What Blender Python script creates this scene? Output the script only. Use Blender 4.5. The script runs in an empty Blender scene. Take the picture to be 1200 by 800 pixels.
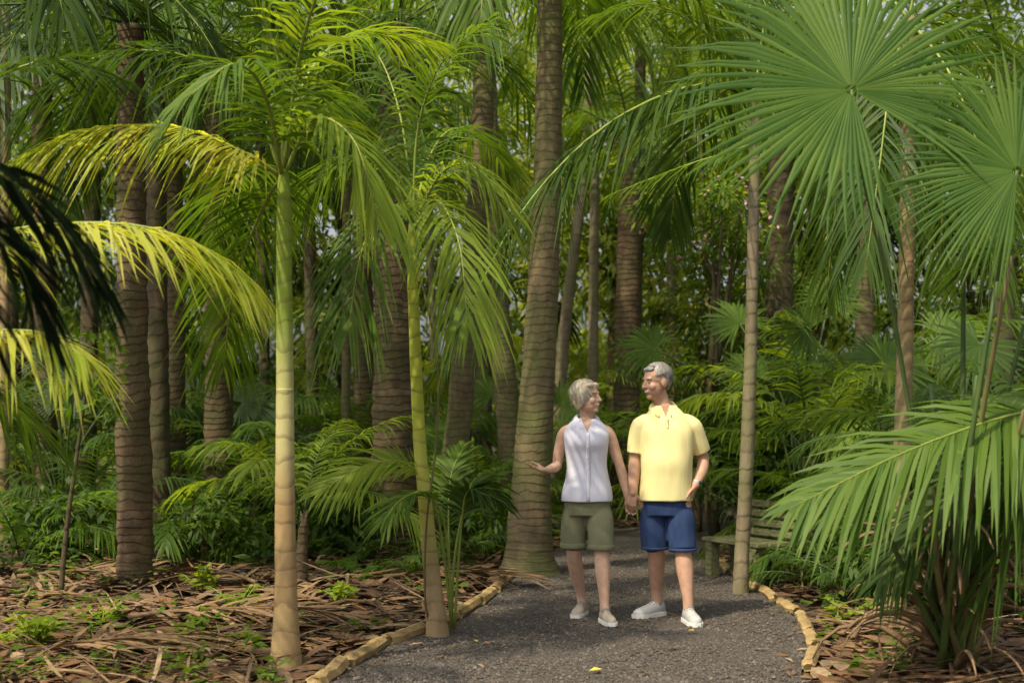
import bpy, bmesh, math, random
from mathutils import Vector, Matrix, noise
R=math.radians; PI=math.pi
random.seed(11)
SC=bpy.context.scene; COL=SC.collection
F=1667.0; H=1.42; HOR=480.0
V=Vector
def at(px,py,Y): return V(((px-600)/F*Y, Y, H+(HOR-py)/F*Y))
def gx(px,Y): return (px-600)/F*Y
def gY(py): return H*F/(py-HOR)
U=random.uniform

# ------------------------------------------------------------------ mesh collector
class MB:
    def __init__(s): s.v=[];s.f=[];s.m=[]
    def add(s,vs,fs,m=0):
        b=len(s.v); s.v.extend(tuple(v) for v in vs)
        s.f.extend(tuple(i+b for i in f) for f in fs); s.m.extend([m]*len(fs))
    def build(s,name,mats,parent=None,smooth=True,loc=None):
        me=bpy.data.meshes.new(name); me.from_pydata(s.v,[],s.f)
        for m in (mats if isinstance(mats,(list,tuple)) else [mats]): me.materials.append(m)
        me.polygons.foreach_set('material_index',s.m)
        me.polygons.foreach_set('use_smooth',[smooth]*len(s.f)); me.update()
        o=bpy.data.objects.new(name,me); COL.objects.link(o)
        if parent: o.parent=parent
        if loc is not None: o.location=loc
        return o
def tag(o,label,cat,group=None,kind=None):
    if label: o['label']=label
    if cat: o['category']=cat
    if group: o['group']=group
    if kind: o['kind']=kind
    return o
def thing(name,label,cat,loc=(0,0,0),rz=0,group=None):
    o=bpy.data.objects.new(name,None); COL.objects.link(o); o.empty_display_size=.1
    o.location=loc; o.rotation_euler=(0,0,rz); return tag(o,label,cat,group)

# ------------------------------------------------------------------ materials
def newmat(name):
    m=bpy.data.materials.new(name); m.use_nodes=True; nt=m.node_tree; nt.nodes.clear()
    return m,nt,nt.nodes.new,nt.links.new
def mixc(N,L,f,a,b,mode='MIX'):
    n=N('ShaderNodeMix'); n.data_type='RGBA'; n.blend_type=mode
    for i,x in ((0,f),(6,a),(7,b)):
        if hasattr(x,'is_linked'): L(x,n.inputs[i])
        elif i==0: n.inputs[0].default_value=x
        else: n.inputs[i].default_value=(*x,1)
    return n.outputs[2]
def math_(N,L,op,a,b=0.0):
    n=N('ShaderNodeMath'); n.operation=op
    for i,x in ((0,a),(1,b)):
        if hasattr(x,'is_linked'): L(x,n.inputs[i])
        else: n.inputs[i].default_value=x
    return n.outputs[0]
def leafmat(name,c1,c2,c3,tr=.35,rough=.5,scale=2.0,spec=.22):
    m,nt,N,L=newmat(name)
    out=N('ShaderNodeOutputMaterial'); g=N('ShaderNodeNewGeometry')
    no=N('ShaderNodeTexNoise'); no.inputs['Scale'].default_value=scale; no.inputs['Detail'].default_value=3
    L(g.outputs['Position'],no.inputs['Vector'])
    a=mixc(N,L,g.outputs['Random Per Island'],c1,c2)
    f=N('ShaderNodeMapRange'); f.inputs[1].default_value=.5; f.inputs[2].default_value=.75
    L(no.outputs['Fac'],f.inputs[0])
    b=mixc(N,L,f.outputs[0],a,c3)
    p=N('ShaderNodeBsdfPrincipled'); L(b,p.inputs['Base Color'])
    p.inputs['Roughness'].default_value=rough; p.inputs['Specular IOR Level'].default_value=spec
    t=N('ShaderNodeBsdfTranslucent'); tc=mixc(N,L,1.0,b,(1.85,1.7,.45),'MULTIPLY'); L(tc,t.inputs['Color'])
    mx=N('ShaderNodeMixShader'); mx.inputs[0].default_value=tr
    L(p.outputs[0],mx.inputs[1]); L(t.outputs[0],mx.inputs[2]); L(mx.outputs[0],out.inputs[0])
    return m
def simple(name,c1,c2=None,rough=.7,scale=8,bump=0,bscale=60,stretch=(1,1,1),sss=0):
    m,nt,N,L=newmat(name)
    out=N('ShaderNodeOutputMaterial'); p=N('ShaderNodeBsdfPrincipled'); tc=N('ShaderNodeTexCoord')
    mp=N('ShaderNodeMapping'); mp.inputs['Scale'].default_value=stretch; L(tc.outputs['Object'],mp.inputs[0])
    no=N('ShaderNodeTexNoise'); no.inputs['Scale'].default_value=scale; no.inputs['Detail'].default_value=6
    L(mp.outputs[0],no.inputs['Vector'])
    f=N('ShaderNodeMapRange'); f.inputs[1].default_value=.35; f.inputs[2].default_value=.65; L(no.outputs['Fac'],f.inputs[0])
    L(mixc(N,L,f.outputs[0],c1,c2 or c1),p.inputs['Base Color'])
    p.inputs['Roughness'].default_value=rough; p.inputs['Specular IOR Level'].default_value=.3
    if sss: p.inputs['Subsurface Weight'].default_value=sss; p.inputs['Subsurface Radius'].default_value=(.02,.008,.004); p.inputs['Subsurface Scale'].default_value=.5
    if bump:
        n2=N('ShaderNodeTexNoise'); n2.inputs['Scale'].default_value=bscale; n2.inputs['Detail'].default_value=4; L(mp.outputs[0],n2.inputs['Vector'])
        b=N('ShaderNodeBump'); b.inputs['Strength'].default_value=bump; b.inputs['Distance'].default_value=.02
        L(n2.outputs['Fac'],b.inputs['Height']); L(b.outputs[0],p.inputs['Normal'])
    L(p.outputs[0],out.inputs[0]); return m
def ringbark(name,c1,c2,dark,freq,moss=None,bump=.5,grad=None,ringamt=.7):
    m,nt,N,L=newmat(name)
    out=N('ShaderNodeOutputMaterial'); p=N('ShaderNodeBsdfPrincipled'); tc=N('ShaderNodeTexCoord')
    no=N('ShaderNodeTexNoise'); no.inputs['Scale'].default_value=9; no.inputs['Detail'].default_value=8; no.inputs['Roughness'].default_value=.65
    mp=N('ShaderNodeMapping'); mp.inputs['Scale'].default_value=(1,1,.45); L(tc.outputs['Object'],mp.inputs[0]); L(mp.outputs[0],no.inputs['Vector'])
    f=N('ShaderNodeMapRange'); f.inputs[1].default_value=.35; f.inputs[2].default_value=.65; L(no.outputs['Fac'],f.inputs[0])
    base=mixc(N,L,f.outputs[0],c1,c2)
    sx=N('ShaderNodeSeparateXYZ'); L(tc.outputs['Object'],sx.inputs[0])
    n3=N('ShaderNodeTexNoise'); n3.inputs['Scale'].default_value=3.5; n3.inputs['Detail'].default_value=3; L(tc.outputs['Object'],n3.inputs['Vector'])
    if grad:
        z0,z1,z2,cream,green=grad
        zz=math_(N,L,'ADD',sx.outputs[2],math_(N,L,'MULTIPLY',no.outputs['Fac'],.3))
        for a_,b_,cc in ((z0,z1,cream),(z1,z2,green)):
            g=N('ShaderNodeMapRange'); g.interpolation_type='SMOOTHSTEP'; g.inputs[1].default_value=a_+.15; g.inputs[2].default_value=b_+.15; L(zz,g.inputs[0]); base=mixc(N,L,g.outputs[0],base,cc)
    z=math_(N,L,'ADD',math_(N,L,'MULTIPLY',sx.outputs[2],freq),math_(N,L,'MULTIPLY',n3.outputs['Fac'],2.4))
    fr=math_(N,L,'FRACT',z)
    r=N('ShaderNodeValToRGB'); r.color_ramp.elements[0].position=.0; r.color_ramp.elements[0].color=(1,1,1,1)
    r.color_ramp.elements[1].position=.22; r.color_ramp.elements[1].color=(0,0,0,1); L(fr,r.inputs[0])
    rm=math_(N,L,'MULTIPLY',math_(N,L,'MULTIPLY',r.outputs[0],ringamt),no.outputs['Fac'])
    col=mixc(N,L,math_(N,L,'MULTIPLY',rm,1.5),base,dark)
    if moss:
        n4=N('ShaderNodeTexNoise'); n4.inputs['Scale'].default_value=2.6; n4.inputs['Detail'].default_value=7; L(tc.outputs['Object'],n4.inputs['Vector'])
        f4=N('ShaderNodeMapRange'); f4.inputs[1].default_value=.42; f4.inputs[2].default_value=.6; L(n4.outputs['Fac'],f4.inputs[0])
        col=mixc(N,L,math_(N,L,'MULTIPLY',f4.outputs[0],.75),col,moss)
    L(col,p.inputs['Base Color']); p.inputs['Roughness'].default_value=.8; p.inputs['Specular IOR Level'].default_value=.2
    b=N('ShaderNodeBump'); b.inputs['Strength'].default_value=bump; b.inputs['Distance'].default_value=.025
    hgt=math_(N,L,'SUBTRACT',math_(N,L,'MULTIPLY',no.outputs['Fac'],1.3),math_(N,L,'MULTIPLY',r.outputs[0],.35)); L(hgt,b.inputs['Height']); L(b.outputs[0],p.inputs['Normal'])
    L(p.outputs[0],out.inputs[0]); return m
def litter(name,cols,rough=.75,patch=None):
    m,nt,N,L=newmat(name)
    out=N('ShaderNodeOutputMaterial'); p=N('ShaderNodeBsdfPrincipled'); g=N('ShaderNodeNewGeometry')
    r=N('ShaderNodeValToRGB'); r.color_ramp.interpolation='LINEAR'
    while len(r.color_ramp.elements)<len(cols): r.color_ramp.elements.new(.5)
    for i,c in enumerate(cols): r.color_ramp.elements[i].position=i/(len(cols)-1); r.color_ramp.elements[i].color=(*c,1)
    L(g.outputs['Random Per Island'],r.inputs[0])
    no=N('ShaderNodeTexNoise'); no.inputs['Scale'].default_value=30; L(g.outputs['Position'],no.inputs['Vector'])
    c=mixc(N,L,math_(N,L,'MULTIPLY',no.outputs['Fac'],.8),r.outputs[0],(.06,.035,.018))
    if patch:
        n2=N('ShaderNodeTexNoise'); n2.inputs['Scale'].default_value=1.3; n2.inputs['Detail'].default_value=4; L(g.outputs['Position'],n2.inputs['Vector'])
        f=N('ShaderNodeMapRange'); f.inputs[1].default_value=.42; f.inputs[2].default_value=.62; f.inputs[3].default_value=0; f.inputs[4].default_value=.7; L(n2.outputs['Fac'],f.inputs[0])
        c=mixc(N,L,f.outputs[0],c,patch)
    L(c,p.inputs['Base Color'])
    p.inputs['Roughness'].default_value=rough; L(p.outputs[0],out.inputs[0]); return m

M={}
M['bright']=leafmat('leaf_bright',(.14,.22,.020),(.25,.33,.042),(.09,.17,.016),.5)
M['yellow']=leafmat('leaf_painted_sun',(.33,.40,.045),(.54,.54,.14),(.20,.30,.028),.52)  # sun glow of the left fronds painted into the leaf colour
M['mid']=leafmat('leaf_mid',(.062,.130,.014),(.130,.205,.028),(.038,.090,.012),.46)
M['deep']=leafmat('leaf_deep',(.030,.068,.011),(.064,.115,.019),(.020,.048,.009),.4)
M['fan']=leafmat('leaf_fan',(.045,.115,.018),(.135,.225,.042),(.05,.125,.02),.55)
M['painted_shade']=leafmat('leaf_painted_shade',(.007,.015,.006),(.013,.026,.008),(.006,.013,.005),.10,.8,2,.06)  # near-black green paints the shade on the nearest left fronds
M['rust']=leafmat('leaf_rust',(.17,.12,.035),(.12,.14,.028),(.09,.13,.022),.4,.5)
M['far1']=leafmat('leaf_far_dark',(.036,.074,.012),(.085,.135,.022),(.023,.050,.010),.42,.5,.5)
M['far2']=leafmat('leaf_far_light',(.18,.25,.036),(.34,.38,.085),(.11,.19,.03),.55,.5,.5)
M['rachis']=simple('rachis',(.24,.28,.05),(.17,.22,.038),.45,5)
M['rachis_dark']=simple('rachis_dark',(.08,.12,.03),(.05,.09,.022),.5,5)
M['petiole_old']=simple('petiole_old',(.12,.085,.035),(.14,.14,.045),.6,6)
M['dry']=litter('dry_frond',[(.26,.145,.06),(.36,.23,.11),(.17,.09,.04),(.44,.31,.16)])
M['litter']=litter('litter',[(.08,.042,.02),(.29,.145,.055),(.14,.065,.026),(.42,.27,.13),(.26,.105,.03),(.11,.055,.026),(.35,.20,.085),(.52,.39,.22),(.20,.09,.033),(.12,.13,.033)],.75,(.06,.031,.016))
CREAM=(.46,.42,.19); GREEN=(.21,.285,.04)
M['barkA']=ringbark('slim_palm_bark',(.40,.28,.13),(.29,.195,.09),(.15,.10,.05),8.5,None,.22,(.85,1.35,2.0,CREAM,GREEN),.7)
M['barkB']=ringbark('leaning_palm_bark',(.34,.245,.13),(.24,.17,.085),(.13,.09,.045),9,None,.25,(.4,.85,1.5,(.44,.42,.09),(.36,.40,.05)),.7)
M['tan_bark']=ringbark('tan_bark',(.34,.24,.125),(.24,.165,.085),(.13,.088,.045),9.5,(.20,.17,.085),.35)
M['big_bark']=ringbark('big_bark',(.195,.148,.08),(.115,.09,.05),(.055,.042,.026),14,(.125,.135,.045),.6,None,.55)
M['red_bark']=ringbark('red_bark',(.165,.112,.062),(.085,.058,.035),(.034,.023,.014),14,(.085,.08,.032),.9,None,.6)
M['grey_bark']=ringbark('grey_bark',(.27,.22,.145),(.165,.13,.08),(.09,.07,.042),8,(.16,.16,.07),.5)
M['dark_bark']=ringbark('dark_bark',(.11,.078,.046),(.065,.048,.029),(.032,.023,.014),7,(.06,.065,.024),.7)

# ------------------------------------------------------------------ geometry helpers
def cr(pts,n):
    P=[V(p) for p in pts]; k=len(P)
    Q=[P[0]*2-P[1]]+P+[P[-1]*2-P[-2]]; out=[]
    for i in range(n):
        t=i/(n-1)*(k-1); j=min(int(t),k-2); u=t-j
        a,b,c,d=Q[j],Q[j+1],Q[j+2],Q[j+3]
        out.append(.5*((2*b)+(c-a)*u+(2*a-5*b+4*c-d)*u*u+(3*b-a-3*c+d)*u*u*u))
    return out
def lerpl(vals,n):
    k=len(vals); o=[]
    for i in range(n):
        t=i/(n-1)*(k-1); j=min(int(t),k-2); u=t-j; o.append(vals[j]*(1-u)+vals[j+1]*u)
    return o
def tube(mb,pts,rad,sides=8,m=0,cap=True,flat=1.0):
    n=len(pts); vs=[]; up=None
    for i in range(n):
        T=(pts[min(i+1,n-1)]-pts[max(i-1,0)]).normalized()
        if up is None:
            up=V((1,0,0)) if abs(T.x)<.8 else V((0,1,0))
        A=(up-T*up.dot(T)).normalized(); B=T.cross(A); up=A
        r=rad[i] if isinstance(rad,(list,tuple)) else rad
        for k in range(sides):
            a=2*PI*k/sides; vs.append(pts[i]+A*(math.cos(a)*r)+B*(math.sin(a)*r*flat))
    fs=[]
    for i in range(n-1):
        for k in range(sides):
            k2=(k+1)%sides; fs.append((i*sides+k,i*sides+k2,(i+1)*sides+k2,(i+1)*sides+k))
    if cap:
        fs.append(tuple(range(sides-1,-1,-1))); fs.append(tuple((n-1)*sides+k for k in range(sides)))
    mb.add(vs,fs,m)
def ringtrunk(mb,pts,rad,n=70,sides=16,amp=.04,rough=.04,m=0,period=3,flare=0):
    P=cr(pts,n); rr=lerpl(rad,n); sd=U(0,100)
    vs=[];fs=[]
    for i in range(n):
        T=(P[min(i+1,n-1)]-P[max(i-1,0)]).normalized()
        A=(V((1,0,0))-T*T.x).normalized(); B=T.cross(A)
        saw=1+amp*(((i%period)/max(1,period-1))-.5)
        fl=1+flare*math.exp(-i/n*14)
        for k in range(sides):
            a=2*PI*k/sides
            q=noise.noise(V((math.cos(a)*1.5+sd,math.sin(a)*1.5,P[i].z*3)))+.6*noise.noise(V((math.cos(a)*4+sd,math.sin(a)*4,P[i].z*12)))
            r=rr[i]*saw*fl*(1+rough*q); vs.append(P[i]+A*(math.cos(a)*r)+B*(math.sin(a)*r))
    for i in range(n-1):
        for k in range(sides):
            k2=(k+1)%sides; fs.append((i*sides+k,i*sides+k2,(i+1)*sides+k2,(i+1)*sides+k))
    fs.append(tuple((n-1)*sides+k for k in range(sides)))
    mb.add(vs,fs,m)
Z=V((0,0,1))
def arc(base,az,el,L,bend,sweep=0,n=12,pw=1.25):
    p=V(base); out=[p.copy()]
    for i in range(n):
        t=(i+.5)/n; e=el-bend*t**pw; a=az+sweep*t
        p=p+V((math.cos(a)*math.cos(e),math.sin(a)*math.cos(e),math.sin(e)))*(L/n); out.append(p.copy())
    return out
def pinnate(mb,pts,n=36,ll=.35,lw=.028,droop=.5,vee=.25,start=.12,rr=.011,ml=0,mr=1,jit=.12,res=None,roll=0):
    P=cr(pts,res or 18); k=len(P); 
    tube(mb,P,[rr*(1-.85*i/(k-1)) for i in range(k)],5,mr)
    S0=None
    for i in range(n):
        for sd in (-1,1):
            if random.random()<.03: continue
            t=start+(1-start)*(i+.5+U(-.3,.3))/n; t=min(t,.998)
            x=t*(k-1); j=min(int(x),k-2); u=x-j
            p=P[j].lerp(P[j+1],u); T=(P[j+1]-P[j]).normalized()
            S=T.cross(Z)
            if S.length<.25 and S0 is not None: S=S0.copy()
            if S.length<.05: S=V((1,0,0))
            S.normalize(); S0=S.copy(); Nn=S.cross(T)
            if roll: S,Nn=S*math.cos(roll)+Nn*math.sin(roll),Nn*math.cos(roll)-S*math.sin(roll)
            a=R(68)-R(42)*t+U(-jit,jit); v=vee+U(-jit,jit)
            D=(T*math.cos(a)+S*(sd*math.sin(a)*math.cos(v))+Nn*(math.sin(v)*math.sin(a))).normalized()
            tt=(t-start)/(1-start)
            l=ll*(.45+.75*math.sin(PI*min(1,.18+.72*tt)))*U(.85,1.1)*(1 if tt<.85 else 1-.45*(tt-.85)/.15)
            d=droop*U(.65,1.35)
            W=(T-D*T.dot(D))
            if W.length<.05: W=Nn.copy()
            W=(W.normalized()+Nn*U(-.4,.4)).normalized(); w=lw*U(.8,1.1)
            q=[p+D*(l*s)-Z*(d*l*s*s) for s in (0,.3,.68,1)]
            mb.add([q[0]+W*w*.25,q[0]-W*w*.25,q[1]+W*w*.5,q[1]-W*w*.5,q[2]+W*w*.38,q[2]-W*w*.38,q[3]],
                   [(0,1,3,2),(2,3,5,4),(4,5,6)],ml)
def fan(mb,hub,axis,normal,rad,nseg=34,span=R(300),split=.54,pleat=.008,cup=.10,droop=.2,ml=0,var=.09):
    n=V(normal).normalized(); a=V(axis); a=(a-n*a.dot(n)).normalized(); b=n.cross(a); hub=V(hub)
    for i in range(nseg):
        th=-span/2+span*(i+.5)/nseg; dt=span/nseg/2*1.0
        lr=rad*(1-.25*abs(th)/(span/2))*U(1-var,1+var)
        dd=droop*U(.5,1.9); wv=.06*math.sin(th*4+1)
        def pt(r,t,h): 
            s=r/rad
            return hub+(a*math.cos(t)+b*math.sin(t))*r+n*(h+(cup+wv)*rad*s*s)-Z*(dd*rad*max(0,s-.25)**2*1.3)
        rs=lr*split*U(.9,1.12); pl=pleat*rad
        r0,r1,r2=rad*.03,rs*.5,rs
        vs=[pt(r0,th-dt,0),pt(r0,th,pl*.1),pt(r0,th+dt,0),
            pt(r1,th-dt,0),pt(r1,th,pl*.8),pt(r1,th+dt,0),
            pt(r2,th-dt*.92,0),pt(r2,th,pl*1.5),pt(r2,th+dt*.92,0)]
        rm=rs+(lr-rs)*.5
        e=U(-.035,.035)
        vs+=[pt(rm,th-dt*.42+e,0),pt(rm,th+e,pl),pt(rm,th+dt*.42+e,0),pt(lr,th+e*1.8,0)]
        fs=[(0,1,4,3),(1,2,5,4),(3,4,7,6),(4,5,8,7),(6,7,10,9),(7,8,11,10),(9,10,12),(10,11,12)]
        mb.add(vs,fs,ml)
def leaf(mb,p,D,l,w,m=0,droop=.3):
    D=D.normalized(); W=D.cross(Z); 
    if W.length<.1: W=V((1,0,0))
    W.normalize(); Nn=W.cross(D); W=(W+Nn*U(-.8,.8)).normalized()
    a=p+D*l*.45-Z*droop*l*.15; t=p+D*l-Z*droop*l*.6
    mb.add([p,a+W*w*.5,t,a-W*w*.5],[(0,1,2,3)],m)
def rdir(up=.0):
    while True:
        v=V((U(-1,1),U(-1,1),U(-1,1)))
        if .1<v.length<1: v.normalize(); v.z+=up; return v.normalized()
def crown(mb,base,n,L,ll=.5,lw=.032,el=(-.15,1.2),bend=(1.2,2.0),nl=32,droop=.6,ml=0,mr=1):
    for i in range(n):
        az=2*PI*(i*.381966)+U(-.2,.2); e=el[0]+(el[1]-el[0])*(i+.5)/n+U(-.1,.1)
        pinnate(mb,arc(base,az,e,L*U(.85,1.1),U(*bend),U(-.3,.3),8),nl,ll,lw,droop,.2,.14,.016,ml,mr,res=9)

# ------------------------------------------------------------------ camera, light, world
cam=bpy.data.cameras.new('camera'); co=bpy.data.objects.new('camera',cam); COL.objects.link(co)
co.location=(0,0,H); co.rotation_euler=(R(90),0,0)
cam.sensor_width=36; cam.lens=36*F/1200; cam.shift_y=80/1200; cam.clip_end=600
cam.dof.use_dof=True; cam.dof.focus_distance=9.5; cam.dof.aperture_fstop=2.2
SC.camera=co
SD=V((-.38,-.42,.82)).normalized()
sl=bpy.data.lights.new('sun','SUN'); so=bpy.data.objects.new('sun',sl); COL.objects.link(so)
sl.energy=5.0; sl.angle=R(1.0); sl.color=(1,.88,.64); so.rotation_euler=(-SD).to_track_quat('-Z','Y').to_euler()
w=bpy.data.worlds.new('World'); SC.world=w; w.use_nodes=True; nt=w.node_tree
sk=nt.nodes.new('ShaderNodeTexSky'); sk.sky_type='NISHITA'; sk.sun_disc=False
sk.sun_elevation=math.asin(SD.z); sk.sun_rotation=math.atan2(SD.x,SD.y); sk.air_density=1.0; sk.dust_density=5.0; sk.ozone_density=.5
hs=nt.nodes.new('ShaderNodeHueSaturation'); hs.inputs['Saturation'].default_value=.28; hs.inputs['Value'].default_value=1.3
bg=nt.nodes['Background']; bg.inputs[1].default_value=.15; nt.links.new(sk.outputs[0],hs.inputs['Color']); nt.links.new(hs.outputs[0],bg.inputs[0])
SC.view_settings.view_transform='Standard'; SC.view_settings.look='None'; SC.view_settings.exposure=0

# ------------------------------------------------------------------ ground and path
PE=[(-6,-2.6,.1),(3,-1.7,.9),(6,-1.15,1.32),(7.4,-.93,1.48),(8.45,-.74,1.72),(9.54,-.33,1.9),(11,-.07,1.87),(12.3,.06,1.83),(14.1,.46,1.80),(16,1.0,2.35),(18,1.9,3.3),(21,3.6,5.2),(26,7,8.8)]
def edge(y):
    y=max(PE[0][0],min(PE[-1][0]-.001,y))
    for i in range(len(PE)-1):
        a,b=PE[i],PE[i+1]
        if a[0]<=y<b[0]:
            u=(y-a[0])/(b[0]-a[0]); u=u*.5+.5*(u*u*(3-2*u)); return a[1]+(b[1]-a[1])*u,a[2]+(b[2]-a[2])*u
def outside(x,y):
    l,r=edge(y); return max(l-x,x-r)
def gz(x,y):
    d=outside(x,y)
    if d<.05: return -.012
    k=min(1,(d-.05)/.8)
    return -.012+k*(.05+.07*noise.noise(V((x*.9,y*.9,1)))+.03*noise.noise(V((x*2.7,y*2.7,4))))
mb=MB(); n=150
ax=[math.copysign(abs(t)**2.6*200+abs(t)*6,t) for t in [i/n*2-1 for i in range(n+1)]]
vs=[V((x,y+10,gz(x,y+10) if abs(x)<30 and abs(y)<30 else .02)) for y in ax for x in ax]
mb.add(vs,[(j*(n+1)+i,j*(n+1)+i+1,(j+1)*(n+1)+i+1,(j+1)*(n+1)+i) for j in range(n) for i in range(n)])
m,nt,N,L=newmat('forest_soil'); out=N('ShaderNodeOutputMaterial'); p=N('ShaderNodeBsdfPrincipled'); g=N('ShaderNodeNewGeometry')
n1=N('ShaderNodeTexNoise'); n1.inputs['Scale'].default_value=5; n1.inputs['Detail'].default_value=8; L(g.outputs['Position'],n1.inputs['Vector'])
n2=N('ShaderNodeTexVoronoi'); n2.inputs['Scale'].default_value=28; L(g.outputs['Position'],n2.inputs['Vector'])
c=mixc(N,L,n1.outputs['Fac'],(.035,.021,.012),(.12,.065,.03)); c=mixc(N,L,.45,c,n2.outputs['Color'],'MULTIPLY')
L(c,p.inputs['Base Color']); p.inputs['Roughness'].default_value=.9
b=N('ShaderNodeBump'); b.inputs['Distance'].default_value=.04; L(n2.outputs['Distance'],b.inputs['Height']); L(b.outputs[0],p.inputs['Normal']); L(p.outputs[0],out.inputs[0])
tag(mb.build('ground',m),'brown forest floor under the palms','ground',kind='structure')
mb=MB(); ys=[-6+i*.125 for i in range(252)]; vs=[];fs=[]; K=16
for y in ys:
    l,r=edge(y); l-=.05+.06*noise.noise(V((0,y*2,0)))+.03*noise.noise(V((0,y*6,0))); r+=.05+.06*noise.noise(V((5,y*2,0)))+.03*noise.noise(V((5,y*6,0)))
    for i in range(K+1): x=l+(r-l)*i/K; vs.append(V((x,y,.004+.012*noise.noise(V((x*2,y*2,9)))*(0 if i in(0,K) else 1))))
for j in range(len(ys)-1):
    for i in range(K): q=j*(K+1)+i; fs.append((q,q+1,q+K+2,q+K+1))
mb.add(vs,fs)
m,nt,N,L=newmat('gravel'); out=N('ShaderNodeOutputMaterial'); p=N('ShaderNodeBsdfPrincipled'); g=N('ShaderNodeNewGeometry')
vo=N('ShaderNodeTexVoronoi'); vo.inputs['Scale'].default_value=44; L(g.outputs['Position'],vo.inputs['Vector'])
n1=N('ShaderNodeTexNoise'); n1.inputs['Scale'].default_value=2.2; n1.inputs['Detail'].default_value=6; L(g.outputs['Position'],n1.inputs['Vector'])
sx=N('ShaderNodeSeparateColor'); L(vo.outputs['Color'],sx.inputs[0])
c=mixc(N,L,sx.outputs[0],(.024,.022,.02),(.14,.125,.11)); c=mixc(N,L,n1.outputs['Fac'],c,(.068,.052,.04))
L(c,p.inputs['Base Color']); p.inputs['Roughness'].default_value=.85
b=N('ShaderNodeBump'); b.inputs['Distance'].default_value=.02; b.inputs['Strength'].default_value=1; b.invert=True; L(vo.outputs['Distance'],b.inputs['Height']); L(b.outputs[0],p.inputs['Normal']); L(p.outputs[0],out.inputs[0])
tag(mb.build('path',m),'grey gravel footpath curving away between the palms','path',kind='structure')
M['pebble']=litter('pebble',[(.03,.027,.024),(.12,.11,.098),(.05,.045,.04),(.21,.19,.17),(.085,.065,.05),(.04,.036,.032)],.8)
mb=MB()
for i in range(17000):
    y=7+7.5*random.random()**1.7; l,r=edge(y); x=U(l,r); s=U(.005,.011)*(1.7 if random.random()<.16 else 1)
    q=[V((U(.7,1.2),0,0)),V((0,U(.7,1.2),0)),V((-U(.7,1.2),0,0)),V((0,-U(.7,1.2),0)),V((0,0,U(.5,1)))]; a=U(0,6.3); rot=Matrix.Rotation(a,3,'Z')
    mb.add([rot@v*s+V((x,y,.008)) for v in q],[(0,1,4),(1,2,4),(2,3,4),(3,0,4)])
tag(mb.build('loose_gravel',M['pebble'],smooth=False),'loose grey stones covering the path','gravel',kind='stuff')
# leaf litter
mb=MB()
def strip(x,y,l,w,h=0,tilt=.1):
    a=U(0,6.3); d=V((math.cos(a),math.sin(a),U(-.04,tilt))); s=V((-math.sin(a),math.cos(a),U(-.4,.4))).normalized()
    if outside(x+d.x*l,y+d.y*l)<.02: d=V((-d.x,-d.y,d.z))
    p=V((x,y,gz(x,y)+.012+h)); c=U(-.1,.3)*l; k=U(-.25,.25)*l
    q=[p+d*l*t+Z*(c*t*(1-t))+s*(k*t*t) for t in (0,.35,.7,1)]
    mb.add([q[0]+s*w*.2,q[0]-s*w*.2,q[1]+s*w*.5,q[1]-s*w*.5,q[2]+s*w*.4,q[2]-s*w*.4,q[3]],[(0,1,3,2),(2,3,5,4),(4,5,6)])
cnt=0
while cnt<19000:
    y=6.8+11*random.random()**1.6; x=U(-.42,.42)*y
    d=outside(x,y)
    if d<-.12 and random.random()>.010: continue
    if -.12<=d<.16 and random.random()>.12: continue
    big=random.random()
    if d<.16: strip(x,y,U(.04,.11),U(.01,.03),.016)
    elif big<.09: strip(x,y,U(.35,.85),U(.010,.030),U(0,.05),.16)
    elif big<.30: strip(x,y,U(.14,.34),U(.012,.034),U(0,.03))
    elif big<.42: strip(x,y,U(.16,.36),U(.06,.12),U(0,.02),.18)
    else: strip(x,y,U(.06,.16),U(.035,.08),U(0,.02),.25)
    cnt+=1
tag(mb.build('leaf_litter',M['litter']),'brown and orange dead leaves carpeting the forest floor','leaf litter',kind='stuff')
mb=MB()
for i in range(800):
    y=7+8*random.random()**1.4; x=U(-.4,.4)*y
    if outside(x,y)<.15 or noise.noise(V((x*.8,y*.8,3)))<.0: continue
    h=U(.03,.2)
    for k in range(random.randint(4,9)): leaf(mb,V((x+U(-.05,.05),y+U(-.05,.05),gz(x,y)+h*U(.4,1))),V((U(-1,1),U(-1,1),U(0,.5))),U(.04,.12),U(.02,.055),0,.5)
tag(mb.build('ground_sprouts',M['mid']),'tiny green sprouts poking through the dead leaves','ground cover',kind='stuff')
# edging pieces
M['edging']=simple('edging',(.40,.29,.13),(.25,.165,.07),.85,7,.5,40)
ORD=['first','second','third','fourth','fifth','sixth','seventh','eighth','ninth','tenth','eleventh','twelfth']
def edging(side,k,y,l):
    a,c=edge(y-l/2)[side],edge(y+l/2)[side]; x=(a+c)/2+(-.07 if side==0 else .07)
    mb=MB(); P=[V((U(-.010,.010),t*l,U(-.005,.005))) for t in (-.5,-.49,-.35,-.2,0,.2,.35,.49,.5)]
    s=1 if side==0 else .8
    tube(mb,P,[.036*s]+[U(.044,.054)*s for _ in range(7)]+[.032*s],7,0,True,U(.7,.95))
    o=mb.build('path_edging',M['edging'],smooth=False); o.location=(x,y,.024); o.rotation_euler=(U(-.02,.02),U(-.2,.2),-math.atan2(c-a,l)+U(-.04,.04))
    tag(o,f"{ORD[k]} tan timber edging piece from the front along {'left' if side==0 else 'right'} path side",'path edging',f"timber edging along the {'left' if side==0 else 'right'} of the path")
y=7.25
for k in range(9): l=U(.45,.75); edging(0,k,y+l/2,l); y+=l+U(.0,.06)
y=7.7
for k in range(8): l=U(.45,.75); edging(1,k,y+l/2,l); y+=l+U(.02,.2)

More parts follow.
